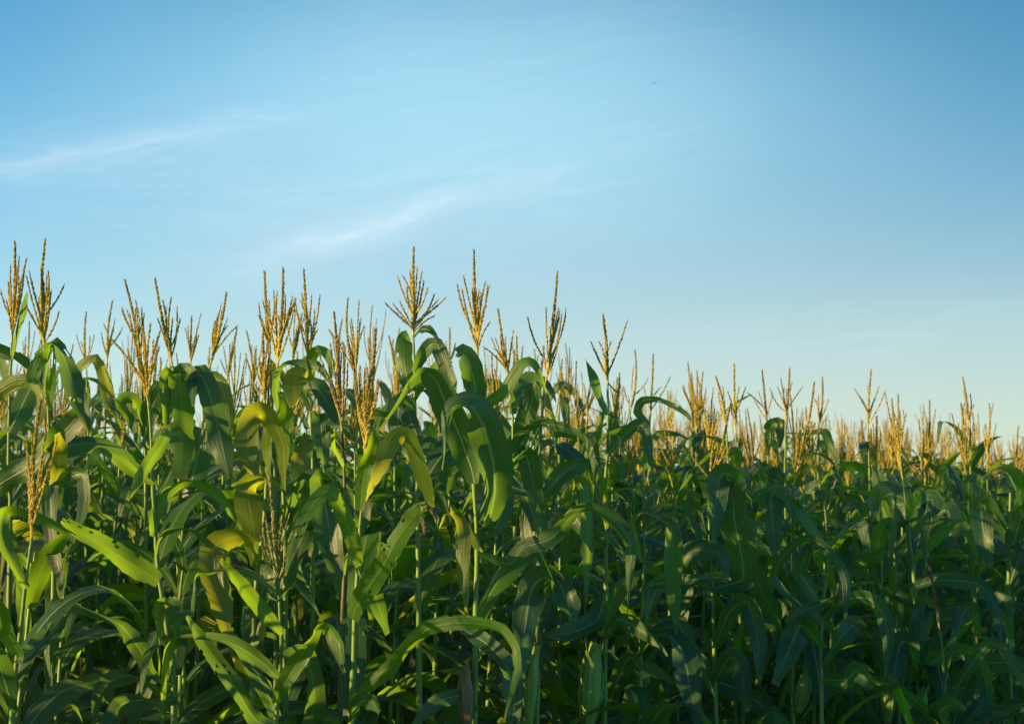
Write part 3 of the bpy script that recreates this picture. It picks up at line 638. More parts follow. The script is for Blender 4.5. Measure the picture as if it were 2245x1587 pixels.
leaf('N', [(1068, 1150), (1085, 1080), (1080, 1010), (1062, 940), (1038, 895), (1010, 888), (992, 905), (981, 960), (970, 1030)], [24, 64, 80, 76, 46, 26, 20, 13, 3], k=-0.25, sgn=-1)
leaf('N', [(1046, 895), (1040, 840), (1026, 790), (1010, 770), (1000, 782)], [10, 44, 50, 34, 10], k=-0.05)
leaf('N', [(1045, 900), (1074, 880), (1106, 858), (1138, 806), (1155, 792), (1173, 799), (1187, 827), (1198, 862)], [12, 28, 28, 15, 10, 12, 12, 3], k=-0.08, mat='y')
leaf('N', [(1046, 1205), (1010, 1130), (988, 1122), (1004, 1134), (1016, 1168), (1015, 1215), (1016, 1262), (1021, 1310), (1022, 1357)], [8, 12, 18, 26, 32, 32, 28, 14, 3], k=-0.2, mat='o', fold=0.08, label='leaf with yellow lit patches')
leaf('N', [(1046, 1215), (1085, 1228), (1118, 1236), (1148, 1200), (1207, 1180), (1259, 1124), (1289, 1110), (1318, 1124), (1355, 1148), (1382, 1188), (1380, 1250), (1375, 1346)], [10, 16, 24, 36, 38, 28, 20, 22, 30, 28, 14, 3], k=-0.05)
leaf('N', [(1043, 1180), (1090, 1150), (1108, 1090), (1110, 1040)], [12, 34, 40, 20], k=0.12)
leaf('N', [(1041, 1560), (1018, 1528), (985, 1528), (950, 1545), (903, 1592)], [14, 26, 34, 36, 10], k=-0.2)
leaf('N', [(1041, 1450), (1060, 1410), (1030, 1382), (1012, 1380)], [10, 20, 30, 10], k=0.1, d0=0.1)
leaf('N', [(1012, 1378), (1062, 1408), (1106, 1452), (1128, 1510), (1122, 1592)], [14, 34, 40, 38, 36], k=-0.15, d0=-0.15, join=False)
ear('N', (1018, 1458), (1024, 1592), 32, silk=False, dry=True)
plant('Z22', 5.2, 'corn plant with slanting tassel and low left branch between two tall central tassels', (1092, 679), (1116, 838),
      [(1078, 742), (1063, 763), (1085, 765), (1122, 742), (1108, 740)], [(1122, 900), (1126, 1000)], 2, full=7)
plant('O', 4.6, 'corn plant right of centre, open V-shaped tassel and a hanging yellow leaf tip', (1222, 599), (1197, 835),
      [(1158, 699), (1197, 677), (1226, 698), (1240, 680), (1213, 730), (1206, 720), (1190, 760), (1222, 760)], [(1192, 870), (1183, 996), (1180, 1100), (1178, 1300)], 1)
leaf('O', [(1195, 850), (1203, 890), (1210, 935), (1219, 992)], [6, 12, 11, 3], k=-0.1, mat='o', label='hanging yellow leaf tip')
leaf('O', [(1190, 900), (1176, 842), (1155, 838), (1146, 855), (1150, 900)], [8, 20, 40, 44, 20], k=-0.12)
leaf('O', [(1180, 1040), (1145, 1005), (1144, 970), (1155, 915), (1170, 868), (1183, 838)], [10, 34, 42, 42, 32, 5], k=-0.12)
leaf('O', [(1181, 1090), (1105, 1065), (1116, 1000), (1142, 952), (1183, 928), (1226, 934), (1261, 948), (1287, 970), (1304, 1032), (1318, 1075)], [8, 12, 11, 14, 18, 26, 14, 11, 13, 6], k=-0.25)
leaf('O', [(1182, 1075), (1160, 1040), (1138, 985), (1125, 1000)], [10, 34, 30, 8], k=-0.12)
leaf('O', [(1180, 1100), (1201, 1074), (1229, 1042), (1261, 1018), (1300, 1012)], [12, 26, 38, 36, 8], k=0.05)
leaf('O', [(1178, 1250), (1170, 1180), (1172, 1100), (1178, 1040)], [30, 60, 56, 20], k=0.12)
plant('Z', 4.55, 'corn plant without visible tassel, broad hanging leaf with faint yellow sun flecks', None, None, [], [(1180, 1120), (1172, 1250), (1164, 1407), (1160, 1540)], back=1)
leaf('Z', [(1168, 1330), (1214, 1268), (1192, 1266), (1166, 1290), (1153, 1350), (1148, 1410), (1146, 1505)], [8, 16, 34, 58, 62, 40, 6], k=-0.2, sgn=1)
leaf('Z', [(1168, 1330), (1212, 1266), (1232, 1290), (1246, 1330), (1254, 1360)], [8, 20, 50, 54, 16], k=-0.12)
leaf('Z', [(1164, 1500), (1140, 1440), (1120, 1480), (1112, 1540)], [10, 36, 50, 30], k=-0.1)
ear('Z', (1172, 1405), (1160, 1590), 28)
plant('Q', 4.7, 'corn plant with small six-branched tassel standing alone against the sky right of centre', (1322, 691), (1332, 842),
      [(1296, 751), (1314, 751), (1339, 751), (1375, 704), (1356, 862), (1306, 770), (1330, 760)], [(1333, 905), (1332, 993), (1327, 1060), (1328, 1148), (1329, 1333), (1326, 1460)], 0)
leaf('Q', [(1333, 908), (1318, 873), (1301, 830), (1284, 788)], [8, 22, 18, 2], k=-0.06)
leaf('Q', [(1332, 1000), (1356, 968), (1381, 943), (1402, 930), (1418, 955), (1424, 998), (1431, 1034)], [8, 24, 27, 16, 22, 16, 5], k=-0.1)
leaf('Q', [(1330, 1100), (1312, 1050), (1290, 1034), (1289, 1070), (1289, 1115), (1288, 1185), (1286, 1316)], [8, 22, 36, 42, 40, 30, 3], k=-0.15, mat='y', holes=0.04)
leaf('Q', [(1328, 1160), (1318, 1075), (1300, 1040), (1282, 950)], [6, 12, 10, 4], k=-0.05, mat='o')
leaf('Q', [(1329, 1290), (1310, 1360), (1250, 1388), (1190, 1392)], [12, 36, 46, 5], k=-0.15)
leaf('Q', [(1328, 1400), (1354, 1357), (1390, 1370), (1425, 1394), (1452, 1416), (1464, 1436)], [10, 24, 38, 24, 15, 3], k=-0.15)
leaf('Q', [(1328, 1200), (1290, 1180), (1258, 1130), (1246, 1170), (1240, 1240)], [10, 34, 44, 44, 10], k=0.15)
ear('Q', (1302, 1400), (1288, 1600), 46)
plant('T25', 6.6, 'farther corn plant, bare spike tassel with a crossing branch to its right', (1392, 769), (1382, 900), [(1420, 830), (1368, 850)], [(1378, 960), (1376, 1050)], 2, full=7)
plant('T26', 6.4, 'farther corn plant, tall bare spike tassel with one branch leaning far right', (1432, 779), (1425, 915), [(1469, 827), (1448, 850), (1412, 850)], [(1424, 990), (1423, 1080)], 1, full=7)
leaf('T26', [(1424, 930), (1398, 905), (1406, 880), (1440, 876), (1475, 890), (1505, 908), (1520, 930)], [8, 20, 16, 12, 13, 14, 4], k=-0.1)
plant('T27', 7.0, 'farther corn plant, left spike of a tight clump of three tassels', (1508, 797), (1520, 930), [(1496, 850), (1514, 840), (1503, 860)], [(1522, 990), (1523, 1080)], 3, full=7)
plant('T28', 7.1, 'farther corn plant, middle spike of a tight clump of three tassels', (1528, 815), (1527, 940), [(1536, 850), (1520, 850)], [(1527, 1000), (1528, 1090)], 3, full=7)
plant('T29', 7.0, 'farther corn plant, right spike of a tight clump of three tassels', (1541, 817), (1534, 935), [(1548, 850), (1546, 870)], [(1533, 1000), (1533, 1090)], 3, full=7)
plant('R', 4.75, 'short corn plant with thin greenish tassel below the skyline, right of centre', (1427, 1022), (1412, 1178),
      [(1409, 1042), (1436, 1068), (1470, 1054), (1420, 1060), (1444, 1090)], [(1412, 1237), (1408, 1340), (1404, 1480)], 0, tm='g', thick=0.85)
leaf('R', [(1410, 1235), (1388, 1150), (1407, 1122), (1444, 1134), (1468, 1152), (1477, 1222), (1478, 1314), (1481, 1388)], [8, 12, 12, 18, 36, 42, 32, 3], k=-0.25, mat='y', sgn=1)
leaf('R', [(1406, 1300), (1425, 1284), (1474, 1274), (1518, 1270), (1577, 1264), (1600, 1274)], [8, 18, 28, 26, 24, 8], k=-0.2)
leaf('R', [(1404, 1440), (1430, 1400), (1465, 1392), (1492, 1420), (1508, 1480), (1522, 1550), (1530, 1600)], [10, 18, 34, 58, 60, 36, 8], k=-0.3, sgn=1)
leaf('R', [(1406, 1400), (1440, 1290), (1480, 1260), (1480, 1240)], [10, 30, 34, 8], k=0.1)
leaf('R', [(1404, 1470), (1380, 1440), (1350, 1500), (1320, 1590)], [10, 34, 40, 20], k=0.15)
plant('S', 5.0, 'corn plant with forked golden tassel tilted right above a pale ribbed leaf panel', (1598, 896), (1553, 1082),
      [(1504, 985), (1590, 985), (1570, 960), (1576, 975), (1560, 990)], [(1556, 1180), (1562, 1300), (1566, 1430)], 1, thick=1.0)
leaf('S', [(1558, 1190), (1606, 1060), (1600, 1036), (1580, 1042), (1572, 1080), (1567, 1130), (1562, 1190)], [6, 14, 34, 52, 50, 40, 10], k=-0.2)
leaf('S', [(1562, 1290), (1628, 1270), (1624, 1210), (1612, 1150), (1606, 1090), (1602, 1045)], [8, 40, 66, 68, 52, 10], k=-0.1, fold=0.1)
leaf('S', [(1560, 1235), (1551, 1195), (1530, 1085), (1507, 1080), (1503, 1111), (1536, 1202)], [6, 14, 14, 14, 14, 4], k=-0.1)
leaf('S', [(1562, 1300), (1500, 1252), (1508, 1212), (1536, 1205), (1577, 1216), (1594, 1262)], [10, 30, 40, 46, 46, 10], k=-0.1)
leaf('S', [(1566, 1420), (1600, 1340), (1640, 1320), (1660, 1400), (1665, 1490)], [12, 34, 40, 40, 8], k=-0.15)
leaf('S', [(1566, 1500), (1600, 1440), (1625, 1470), (1640, 1560)], [12, 40, 44, 10], k=-0.2)
plant('S2', 5.8, 'corn plant, tall tassel right of a crossing pair beside the three-tassel clump', (1610, 801), (1613, 950), [(1634, 851), (1596, 860), (1620, 850), (1604, 880)], [(1613, 1000), (1616, 1100)], 2, full=7)
plant('S3', 5.6, 'corn plant whose tassel leans left and crosses its taller right neighbour', (1570, 828), (1592, 940), [(1585, 850), (1580, 880), (1602, 880)], [(1596, 1000), (1599, 1100)], 2, full=6)
plant('T30', 6.7, 'farther corn plant, thin dark spike tassel with broad leaf folded just beside it', (1671, 813), (1682, 929), [(1640, 862), (1664, 860), (1694, 865), (1655, 880)], [(1684, 1000), (1685, 1100)], 1, tm='b', full=7)
leaf('T30', [(1684, 1000), (1690, 940), (1698, 928), (1712, 935), (1706, 980)], [10, 26, 30, 28, 10], k=-0.15)
plant('T31', 6.3, 'farther corn plant, bushy symmetric tassel with two wide side branches', (1731, 809), (1722, 926), [(1712, 830), (1759, 849), (1689, 853), (1736, 840), (1705, 850)], [(1722, 1000), (1722, 1100)], 3, full=7)
plant('U', 5.1, 'corn plant with long golden tassel leaning right, low on the right half', (1785, 841), (1740, 1062),
      [(1809, 919), (1747, 934), (1777, 992), (1780, 925), (1765, 940), (1752, 960)], [(1739, 1090), (1738, 1200), (1740, 1350), (1738, 1480)], 1)
leaf('U', [(1739, 1130), (1714, 1082), (1692, 1082), (1690, 1112), (1695, 1170), (1701, 1232)], [8, 24, 48, 48, 38, 8], k=-0.15)
leaf('U', [(1739, 1230), (1800, 1202), (1778, 1155), (1748, 1111), (1718, 1080), (1676, 1073), (1652, 1083)], [6, 12, 32, 28, 17, 9, 3], k=-0.1, mat='y')
leaf('U', [(1739, 1150), (1770, 1080), (1790, 1060), (1800, 1090)], [8, 20, 22, 4], k=-0.1)
leaf('U', [(1739, 1420), (1672, 1300), (1650, 1245), (1640, 1262)], [10, 40, 44, 10], k=-0.1)
leaf('U', [(1738, 1400), (1700, 1410), (1690, 1380), (1660, 1500)], [10, 40, 50, 10], k=0.1)
ear('U', (1775, 1460), (1750, 1560), 32, d0=-0.02)
plant('T33', 6.9, 'farther corn plant, tall narrow tassel rising right of the long leaning one', (1803, 829), (1795, 940), [(1816, 876), (1790, 880), (1782, 870)], [(1795, 1000), (1795, 1100)], 3, full=7)
plant('V', 4.95, 'short corn plant with sparse comb-like low tassel in the right half', (1818, 1034), (1812, 1146),
      [(1794, 1048), (1832, 1053), (1847, 1053), (1824, 1070)], [(1814, 1237), (1802, 1351), (1800, 1481)], 0, tm='g', thick=0.9)
leaf('V', [(1803, 1370), (1700, 1268), (1733, 1200), (1770, 1180), (1807, 1200), (1844, 1244), (1856, 1288), (1851, 1372)], [6, 12, 24, 20, 24, 20, 22, 3], k=-0.15, join=False)
leaf('V', [(1806, 1330), (1755, 1258), (1768, 1215), (1776, 1186)], [10, 34, 32, 6], k=-0.1)
leaf('V', [(1801, 1490), (1855, 1488), (1880, 1470), (1905, 1490), (1946, 1497)], [6, 42, 44, 24, 4], k=-0.15)
leaf('V', [(1802, 1350), (1866, 1312), (1907, 1314), (1938, 1350), (1948, 1407), (1940, 1482)], [10, 22, 32, 36, 22, 3], k=-0.25)
leaf('V', [(1802, 1360), (1829, 1316), (1766, 1336), (1722, 1360)], [8, 20, 28, 4], k=-0.2)
leaf('V', [(1814, 1200), (1866, 1146), (1890, 1150), (1900, 1207)], [8, 18, 28, 14], k=-0.1)
leaf('V', [(1801, 1460), (1840, 1400), (1870, 1370), (1895, 1380)], [10, 44, 50, 10], k=0.1)
leaf('V', [(1802, 1420), (1760, 1370), (1740, 1400), (1700, 1500)], [10, 50, 56, 20], k=-0.1)
plant('W0', 6.5, 'corn plant with the tallest tassel of the right half, spike straight up', (1910, 811), (1903, 940), [(1874, 853), (1902, 846), (1922, 862), (1940, 858), (1884, 868)], [(1905, 1000), (1908, 1100)], 2, full=6)
plant('W', 5.4, 'slender edge corn plant in the right half, drooping-leaf cluster below a long bare stem', (1922, 915), (1920, 1020),
      [(1910, 940), (1930, 945), (1902, 955)], [(1928, 1082), (1933, 1165), (1932, 1270), (1930, 1400), (1935, 1500)], 1)
leaf('W', [(1933, 1238), (1925, 1205), (1932, 1165), (1950, 1144), (1954, 1175), (1948, 1222)], [10, 28, 32, 22, 26, 8], k=-0.12, mat='y', rag=0.06)
leaf('W', [(1860, 1258), (1898, 1233), (1930, 1214), (1944, 1210)], [16, 28, 24, 8], k=-0.1, mat='y', join=False)
leaf('W', [(1930, 1090), (1890, 1078), (1840, 1068), (1826, 1064)], [4, 10, 9, 3], k=-0.1, mat='y')
leaf('W', [(1934, 1490), (1975, 1518), (2007, 1555), (2030, 1586)], [8, 20, 26, 20], k=-0.2)
leaf('W', [(1932, 1370), (1960, 1320), (1955, 1260), (1957, 1240)], [6, 14, 14, 6], k=-0.05, mat='y')
leaf('W', [(1932, 1300), (1895, 1190), (1880, 1180), (1884, 1290)], [8, 20, 26, 14], k=0.05)
ear('W', (1955, 1450), (1945, 1582), 34)
plant('X', 5.35, 'slender edge corn plant with dark-tipped tassel and a pointed leaf upright beside its stem', (1955, 877), (1979, 1050),
      [(1941, 865), (1950, 965), (1986, 909), (1966, 920), (1990, 940), (1972, 900)], [(1988, 1121), (1996, 1198), (2001, 1237), (2007, 1333), (2010, 1444), (2014, 1560)], 2)
leaf('X', [(1989, 1132), (2003, 1104), (2022, 1074)], [8, 28, 3], k=-0.08, mat='y')
leaf('X', [(2001, 1232), (2033, 1200), (2070, 1166), (2103, 1145), (2125, 1175), (2144, 1239)], [8, 22, 20, 16, 18, 3], k=-0.12, mat='y')
leaf('X', [(1989, 1140), (1974, 1150), (2000, 1136), (2014, 1135), (2026, 1165), (2031, 1210), (2034, 1252)], [4, 6, 8, 8, 11, 10, 3], k=-0.1)
leaf('X', [(2007, 1325), (1999, 1290), (2044, 1274), (2092, 1272), (2147, 1281), (2177, 1318), (2192, 1370), (2194, 1416)], [8, 14, 24, 30, 34, 28, 17, 3], k=-0.3)
leaf('X', [(2009, 1420), (2038, 1330), (2026, 1322), (2022, 1360), (2018, 1414)], [8, 24, 44, 46, 20], k=-0.1)
leaf('X', [(2011, 1470), (1990, 1405), (1974, 1412), (1966, 1440), (1958, 1490)], [8, 40, 50, 50, 20], k=-0.1)
leaf('X', [(2011, 1514), (2029, 1466), (2066, 1438), (2110, 1424), (2144, 1444), (2162, 1499), (2164, 1590)], [14, 34, 34, 30, 38, 36, 8], k=-0.3)
leaf('X', [(2008, 1340), (1960, 1300), (1940, 1330), (1950, 1400)], [8, 24, 30, 8], k=0.1)
ear('X', (2022, 1500), (2016, 1610), 26)
plant('T36', 6.9, 'farther corn plant, slim tassel behind the dark-tipped one', (1969, 866), (1975, 985), [(1980, 900), (1962, 910)], [(1977, 1050), (1978, 1150)], 3, full=7)
plant('T37', 6.5, 'farther corn plant, broad pinkish tan tassel fanned like a sheaf at right', (2038, 881), (2028, 1056), [(2051, 899), (2015, 920), (2024, 905), (2060, 960), (2040, 930), (2008, 950)], [(2027, 1110), (2028, 1200)], 3, full=7)
plant('T38', 6.3, 'corn plant with tall reddish tassel near the right edge, highest there', (2111, 829), (2127, 940), [(2127, 865), (2134, 890), (2118, 870), (2107, 887)], [(2128, 1000), (2130, 1100)], 2, full=7)
plant('T39', 6.0, 'corn plant with wide golden tassel just below the tall reddish one', (2107, 887), (2120, 1052), [(2087, 909), (2092, 940), (2130, 950), (2100, 930), (2136, 930)], [(2124, 1120), (2128, 1250)], 3, full=7)
plant('T40', 6.8, 'farther corn plant, straight twin-spike tassel close to the right edge', (2169, 887), (2164, 1010), [(2177, 886), (2184, 930), (2158, 935)], [(2165, 1080), (2166, 1150)], 3, full=7)
plant('T41', 7.2, 'rightmost corn plant, thin pale tassel cut by the right edge', (2232, 937), (2229, 1040), [(2242, 960), (2222, 960)], [(2228, 1090), (2228, 1160)], 3, full=7)
plant('Y', 5.15, 'low corn plant with withered drooping tassel among dark leaves at bottom right', (2034, 1222), (2060, 1380),
      [(2045, 1290), (2052, 1300)], [(2066, 1430), (2073, 1536), (2075, 1580)], 0, tm='b', thick=1.1)
leaf('Y', [(2074, 1548), (2090, 1530), (2110, 1486), (2144, 1436), (2172, 1407), (2199, 1422), (2225, 1462), (2250, 1505)], [8, 16, 22, 26, 16, 22, 24, 12], k=-0.15)
leaf('Y', [(2066, 1424), (2099, 1388), (2142, 1348)], [5, 11, 2], k=-0.1, mat='y')
leaf('Y', [(2073, 1590), (2060, 1562), (2080, 1546), (2116, 1556)], [10, 44, 46, 10], k=-0.2)
leaf('Y', [(2074, 1600), (2180, 1577), (2221, 1556), (2255, 1546)], [8, 22, 22, 16], k=-0.1)
leaf('Y', [(2070, 1500), (2110, 1350), (2130, 1330), (2150, 1400)], [8, 30, 30, 8], k=0.2)
plant('Y2', 5.7, 'dark leafy corn plant at the right edge, tassel hidden', None, None, [], [(2215, 1080), (2213, 1200), (2212, 1400)], back=2)
leaf('Y2', [(2214, 1180), (2165, 1105), (2150, 1120), (2160, 1200), (2172, 1240)], [10, 40, 56, 40, 6], k=-0.1)
leaf('Y2', [(2214, 1160), (2240, 1060), (2215, 1030), (2190, 1022)], [10, 26, 24, 10], k=-0.1, mat='y')
leaf('Y2', [(2213, 1230), (2240, 1130), (2255, 1140)], [10, 46, 40], k=-0.1)
leaf('Y2', [(2213, 1400), (2190, 1330), (2200, 1310), (2220, 1360)], [10, 40, 44, 8], k=-0.1)
plant('X2', 5.9, 'dark broad-leaved corn plant behind the two slender edge plants', None, None, [], [(1962, 1085), (1962, 1200), (1964, 1350)], back=3)
leaf('X2', [(1962, 1180), (1930, 1100), (1950, 1082), (1985, 1095), (1990, 1140)], [10, 40, 60, 50, 10], k=-0.1)
leaf('X2', [(1962, 1200), (2025, 1100), (2045, 1100), (2035, 1180)], [10, 50, 56, 20], k=-0.1)
leaf('X2', [(1962, 1220), (2065, 1120), (2080, 1140), (2085, 1210)], [10, 50, 60, 10], k=-0.15)
plant('T3', 6.6, 'farther corn plant, thin dark single spike tassel in the sky gap at left', (189, 686), (190, 815), [(168, 735), (178, 750), (206, 735)], [(191, 880), (193, 980)], 2, full=7)
plant('T4', 6.0, 'corn plant with dense pale tassel right of a folded arching leaf at left', (246, 662), (235, 795), [(228, 712), (268, 718), (252, 700), (222, 730), (240, 705)], [(232, 860), (228, 1000)], 3, full=6)
leaf('T4', [(228, 920), (166, 845), (172, 806), (206, 783), (224, 805), (234, 850), (242, 921), (243, 952)], [6, 14, 24, 20, 30, 32, 16, 3], k=-0.2, d0=-0.7, mat='o', join=False)
leaf('T4', [(186, 893), (215, 872), (243, 879), (260, 914), (261, 949), (258, 1000)], [12, 18, 22, 20, 14, 3], k=-0.2, d0=-0.9, join=False)
plant('T5', 5.0, 'corn plant, tall feathery tassel slanting left behind the wide forked one', (274, 616), (308, 783), [(268, 684), (278, 680), (298, 660), (300, 672), (316, 690), (285, 690)], [(312, 850), (316, 980), (320, 1080)], 2, low=2, back=1)
leaf('T5', [(316, 960), (330, 900), (355, 850), (364, 870), (366, 920)], [10, 30, 44, 44, 20], k=-0.1)
leaf('T5', [(315, 930), (290, 875), (268, 882), (286, 920), (298, 948)], [10, 30, 34, 24, 10], k=-0.1, mat='y')
plant('T8', 6.4, 'farther corn plant, short blunt tassel left of the one leaning right', (420, 697), (418, 800), [(412, 715), (440, 690), (432, 720), (406, 720)], [(417, 860), (416, 960)], 3, full=7)
plant('T10', 6.6, 'farther corn plant, small spreading tassel low over the leaves left of centre', (519, 720), (497, 835), [(505, 775), (490, 760), (484, 790)], [(494, 890), (492, 960)], 3, full=7)
plant('T11', 6.8, 'farther corn plant, faint tassel left of the yellow-lit arched leaf', (541, 727), (556, 860), [(552, 760), (562, 760), (575, 745)], [(560, 900), (562, 980)], 4, full=7)
plant('T13b', 5.9, 'corn plant, blurred tassel with long branches between the single spike and the pair', (662, 690), (640, 800), [(655, 690), (672, 680), (630, 690), (648, 680)], [(636, 850), (634, 950)], 4, full=6)
plant('T17b', 6.4, 'farther corn plant, pale tassel behind the slender dark brown one', (750, 702), (738, 810), [(722, 725), (744, 730), (730, 735)], [(736, 860), (735, 950)], 3, full=7)
plant('T20', 6.6, 'farther corn plant, faint tassel just left of the central brush-like one', (853, 738), (870, 830), [(862, 745), (882, 760), (876, 720)], [(873, 880), (874, 960)], 3, full=7)
plant('T20b', 6.4, 'farther corn plant, thin spike tassel showing between the two tall central plants', (986, 720), (984, 820), [(998, 755), (978, 750)], [(983, 880), (982, 960)], 2, full=6)
plant('T22b', 6.2, 'farther corn plant, spike tassel seen close left of the open V-shaped one', (1133, 740), (1136, 845), [(1121, 745), (1146, 760), (1128, 770)], [(1138, 900), (1140, 980)], 3, full=7)
leaf('T22b', [(1140, 980), (1080, 900), (1085, 850), (1098, 845), (1105, 880)], [10, 24, 26, 22, 8], k=-0.1)
plant('T23b', 6.8, 'farther corn plant, pale tassel low in the gap right of the open V-shaped one', (1232, 790), (1226, 890), [(1220, 820), (1243, 820), (1215, 840)], [(1226, 940), (1226, 1020)], 4, full=7)
leaf('T23b', [(1226, 960), (1204, 880), (1230, 842), (1256, 856), (1272, 885), (1283, 912)], [8, 18, 16, 14, 12, 4], k=-0.15)
plant('T24b', 6.9, 'farther corn plant, pale tassel low just left of the small lone tassel', (1295, 835), (1286, 925), [(1280, 842), (1302, 850)], [(1285, 980), (1285, 1060)], 4, full=7)
plant('T24c', 6.9, 'farther corn plant, dense low tassel right of the small lone tassel', (1358, 820), (1345, 920), [(1338, 850), (1352, 850), (1366, 850)], [(1343, 980), (1343, 1060)], 4, full=7)


# ------------------------------------------------------------------ rows behind
def skyline(x):
    return float(np.interp(x, [-200, 0, 200, 380, 500, 700, 900, 1040, 1150, 1250, 1350, 1450, 1600, 1800, 1950, 2100, 2245, 2600],
                              [770, 790, 800, 810, 825, 800, 770, 760, 800, 850, 890, 895, 930, 935, 955, 970, 1000, 1040]))
E = np.array([0.876, 0.482]); NRM = np.array([-0.482, 0.876])          # along the field edge, and into the field
ORG = np.array([0.0, 4.55])
hero_xy = np.array(HERO_XY)
cand = []
for row in range(-1, 14):
    off = row * 0.72 + 0.45
    for k in range(-80, 330):
        
        q = ORG + E * (k * 0.215 + rng.normal(0, 0.03)) + NRM * (off + rng.normal(0, 0.05))
        if q[1] < 0.8 and q[0] > -1.2: continue
        d = q[1]
        if d < 0.3 and q[0] > -9: pass
        if np.min(np.hypot(*(hero_xy - q).T)) < 0.13: continue
        cand.append((row, q[0], q[1]))
singles, mass = [], []
for row, x, y in cand:
    if y > 0.5:
        px, _, d = project((x, y, 1.9))
    else: px, d = -9999, 99
    if row < 0 and not -2600 < px < -170: continue  # extra unseen front row at left, added to block the low sun
    inframe = y > 0.5 and -130 < px < 2245 + 130
    if inframe and y < 60: singles.append((d, px, x, y, row))
    elif y > 0.5 and px < (0 if row > 0 else -170) and px > -2600 and math.hypot(x + 1, y - 3) < 9: mass.append((x, y, -2 if row < 2 else -1, False))  # unseen left plants; the front rows shortened to shade only lower leaves
    elif y > 0.5 and px > 2300 and d < 9 and px < 3600: mass.append((x, y, -1, False))
singles.sort()
N_SINGLE = 215
for d, px, x, y, row in singles[N_SINGLE:]:
    if d < 48: mass.append((x, y, px, True))
def height_scale(px, d, r):
    z = float(np.clip(r.normal(0.98, 0.075), 0.82, 1.12))
    if px > -500:
        tip_px = skyline(px) - (r.uniform(-50, 130) * min(1, 6.5 / d) if d > 7 else r.uniform(-5, 90))
        zmax = CAM_H + (HOR - tip_px) * d / FPX
        z = min(z, max(0.80, zmax / 2.33))
    return z
for i, (d, px, x, y, row) in enumerate(singles[:N_SINGLE]):
    r = np.random.default_rng(5000 + i)
    a = ARCH[int(r.integers(len(ARCH)))]
    sc = height_scale(px, d, r) * (0.86 if row == 0 else 1)
    o = dup(a, (x, y, 0), r.uniform(0, 6.28), sc, (r.normal(0, 0.03), r.normal(0, 0.03)), row > 0)
    near = d < 6.2
    if near: o['label'] = 'green corn plant half hidden among the leaves just behind the front plants'; o['group'] = 'corn plants just behind the front row'
    else: o['label'] = 'smaller corn plant with tan tassel in the rows farther back'; o['group'] = 'corn plants in the farther rows'
for a in ARCH:
    for c in KIDS[a.name]: bpy.data.objects.remove(c)
    bpy.data.objects.remove(a)

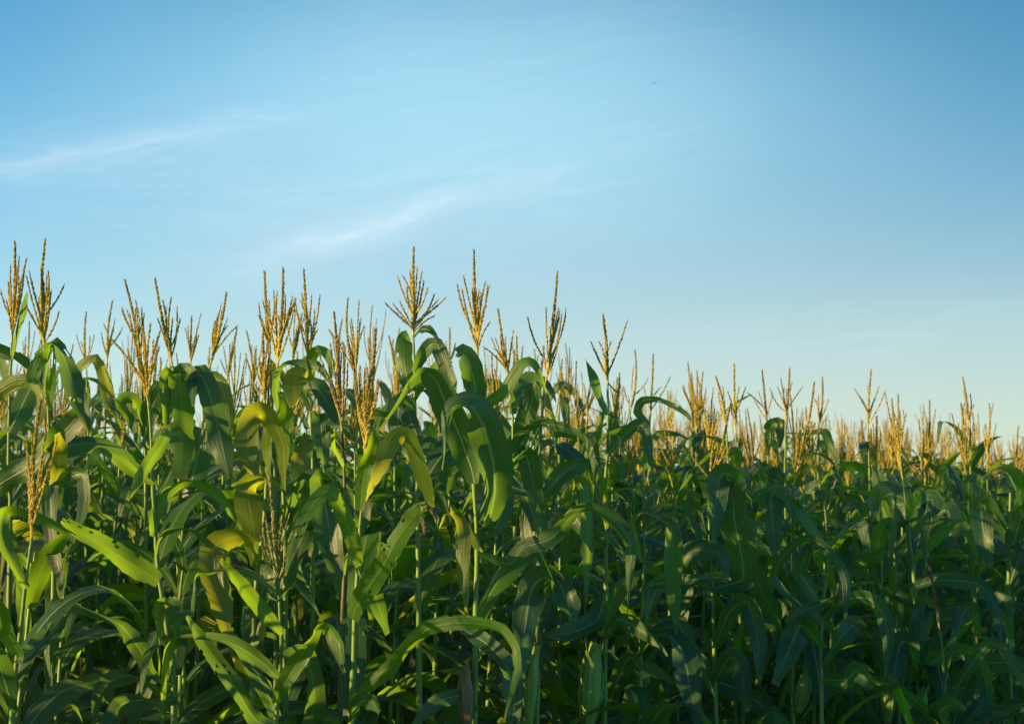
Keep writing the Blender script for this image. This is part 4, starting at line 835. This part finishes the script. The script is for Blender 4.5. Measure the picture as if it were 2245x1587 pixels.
# the rest of the field, past what one could count, plus the unseen rows added for shade
LOW = []
for i in range(8):
    r = np.random.default_rng(900 + i)
    lb, tb, sb = Buf(), Buf(), Buf()
    for (z, azim, ln, e0, e1, p, wd, dr) in plant_spec(r, 9):
        mid, side, half = curved_leaf(r, (0, 0, z), azim, ln, e0, e1, p, wd, 9, dr)
        ribbon(lb, mid, side, half, 2, r=r)
    grown_tassel(tb, r, (0, 0, 1.95), (r.normal(0, .05), r.normal(0, .05), 1), r.uniform(0.33, 0.42), int(r.integers(5, 9)), simple=True)
    tube(sb, [(0, 0, 0), (0, 0, 1.2), (0, 0, 1.96)], [0.012, 0.010, 0.003], 4)
    LOW.append([(np.concatenate(b.v), [f for f in b.f], np.concatenate(b.uv)) for b in (lb, tb, sb)])
def big_mesh(name, placed):
    V, UV, LI, LS, MI = [], [], [], [], []; nv = 0
    for (x, y, px, infr) in placed:
        r = np.random.default_rng(int(abs(x * 7919 + y * 104729) * 10) % 2**31)
        lo = LOW[int(r.integers(8))]; rz = r.uniform(0, 6.28); c, s_ = math.cos(rz), math.sin(rz)
        sc = height_scale(px, y if infr else 5, r) if infr else float(np.clip(r.normal(0.71 if px == -2 else 1.0, 0.05), 0.6, 1.08))  # short left rows: height chosen for where their shade ends
        lx, ly = r.normal(0, 0.03, 2)
        for mi, (v, f, uv) in enumerate(lo):
            w = np.empty_like(v); z = v[:, 2] * sc
            w[:, 0] = v[:, 0] * c - v[:, 1] * s_ + x + lx * z; w[:, 1] = v[:, 0] * s_ + v[:, 1] * c + y + ly * z; w[:, 2] = z
            V.append(w); UV.append(uv)
            for q in f: LI.extend([k + nv for k in q]); LS.append(len(q)); MI.append(mi)
            nv += len(v)
    V = np.concatenate(V).astype(np.float32); UV = np.concatenate(UV).astype(np.float32)
    LI = np.array(LI, np.int32); LS = np.array(LS, np.int32)
    me = bpy.data.meshes.new(name); me.vertices.add(len(V)); me.vertices.foreach_set('co', V.ravel())
    me.loops.add(len(LI)); me.loops.foreach_set('vertex_index', LI)
    me.polygons.add(len(LS)); me.polygons.foreach_set('loop_start', np.concatenate([[0], np.cumsum(LS)[:-1]]).astype(np.int32))
    me.polygons.foreach_set('material_index', np.array(MI, np.int32)); me.polygons.foreach_set('use_smooth', np.ones(len(LS), bool))
    ul = me.uv_layers.new(name='UVMap'); ul.data.foreach_set('uv', UV[LI].ravel())
    for m in (M_LEAF, M_TAS, M_STALK): me.materials.append(m)
    me.update(calc_edges=True); me.validate()
    return me
field = link(bpy.data.objects.new('corn_field', big_mesh('corn_field', mass)))
field['kind'] = 'stuff'; field['category'] = 'corn field'; field['label'] = 'far corn plants with tan tassels merging into one mass along the skyline, plus unseen rows added for shade'
# a small bird far off over the field
bb = Buf(); c0 = P(1436.5, 183.5, 160)
body = np.array([[-.16, 0, 0], [-.08, 0, .012], [0, 0, .018], [.1, 0, .012], [.16, 0, .02], [.2, 0, .015]]); tube(bb, body, [.006, .035, .05, .04, .022, .004], 8)
for sg in (-1, 1):
    sp = np.array([[0.02, sg * 0.03, .02], [0.03, sg * 0.16, .09], [-.02, sg * 0.30, .05], [-.09, sg * 0.40, -.03]])
    m, wv, _ = catmull(sp, np.array([.06, .06, .045, .004]), 12); ribbon(bb, m, np.tile([1.0, 0, 0.05], (12, 1)), wv, 2, fold=0.05, wave=0.0)
bird = link(bpy.data.objects.new('bird', mesh_of('bird', bb, M_SILK))); bird.location = c0; bird.rotation_euler = (0, 0, 1.2)
bird['label'] = 'tiny dark bird flying high in the clear blue sky'; bird['category'] = 'bird'
print('SINGLES', len(singles), 'MASS', len(mass), 'OBJ', len(scene.objects))
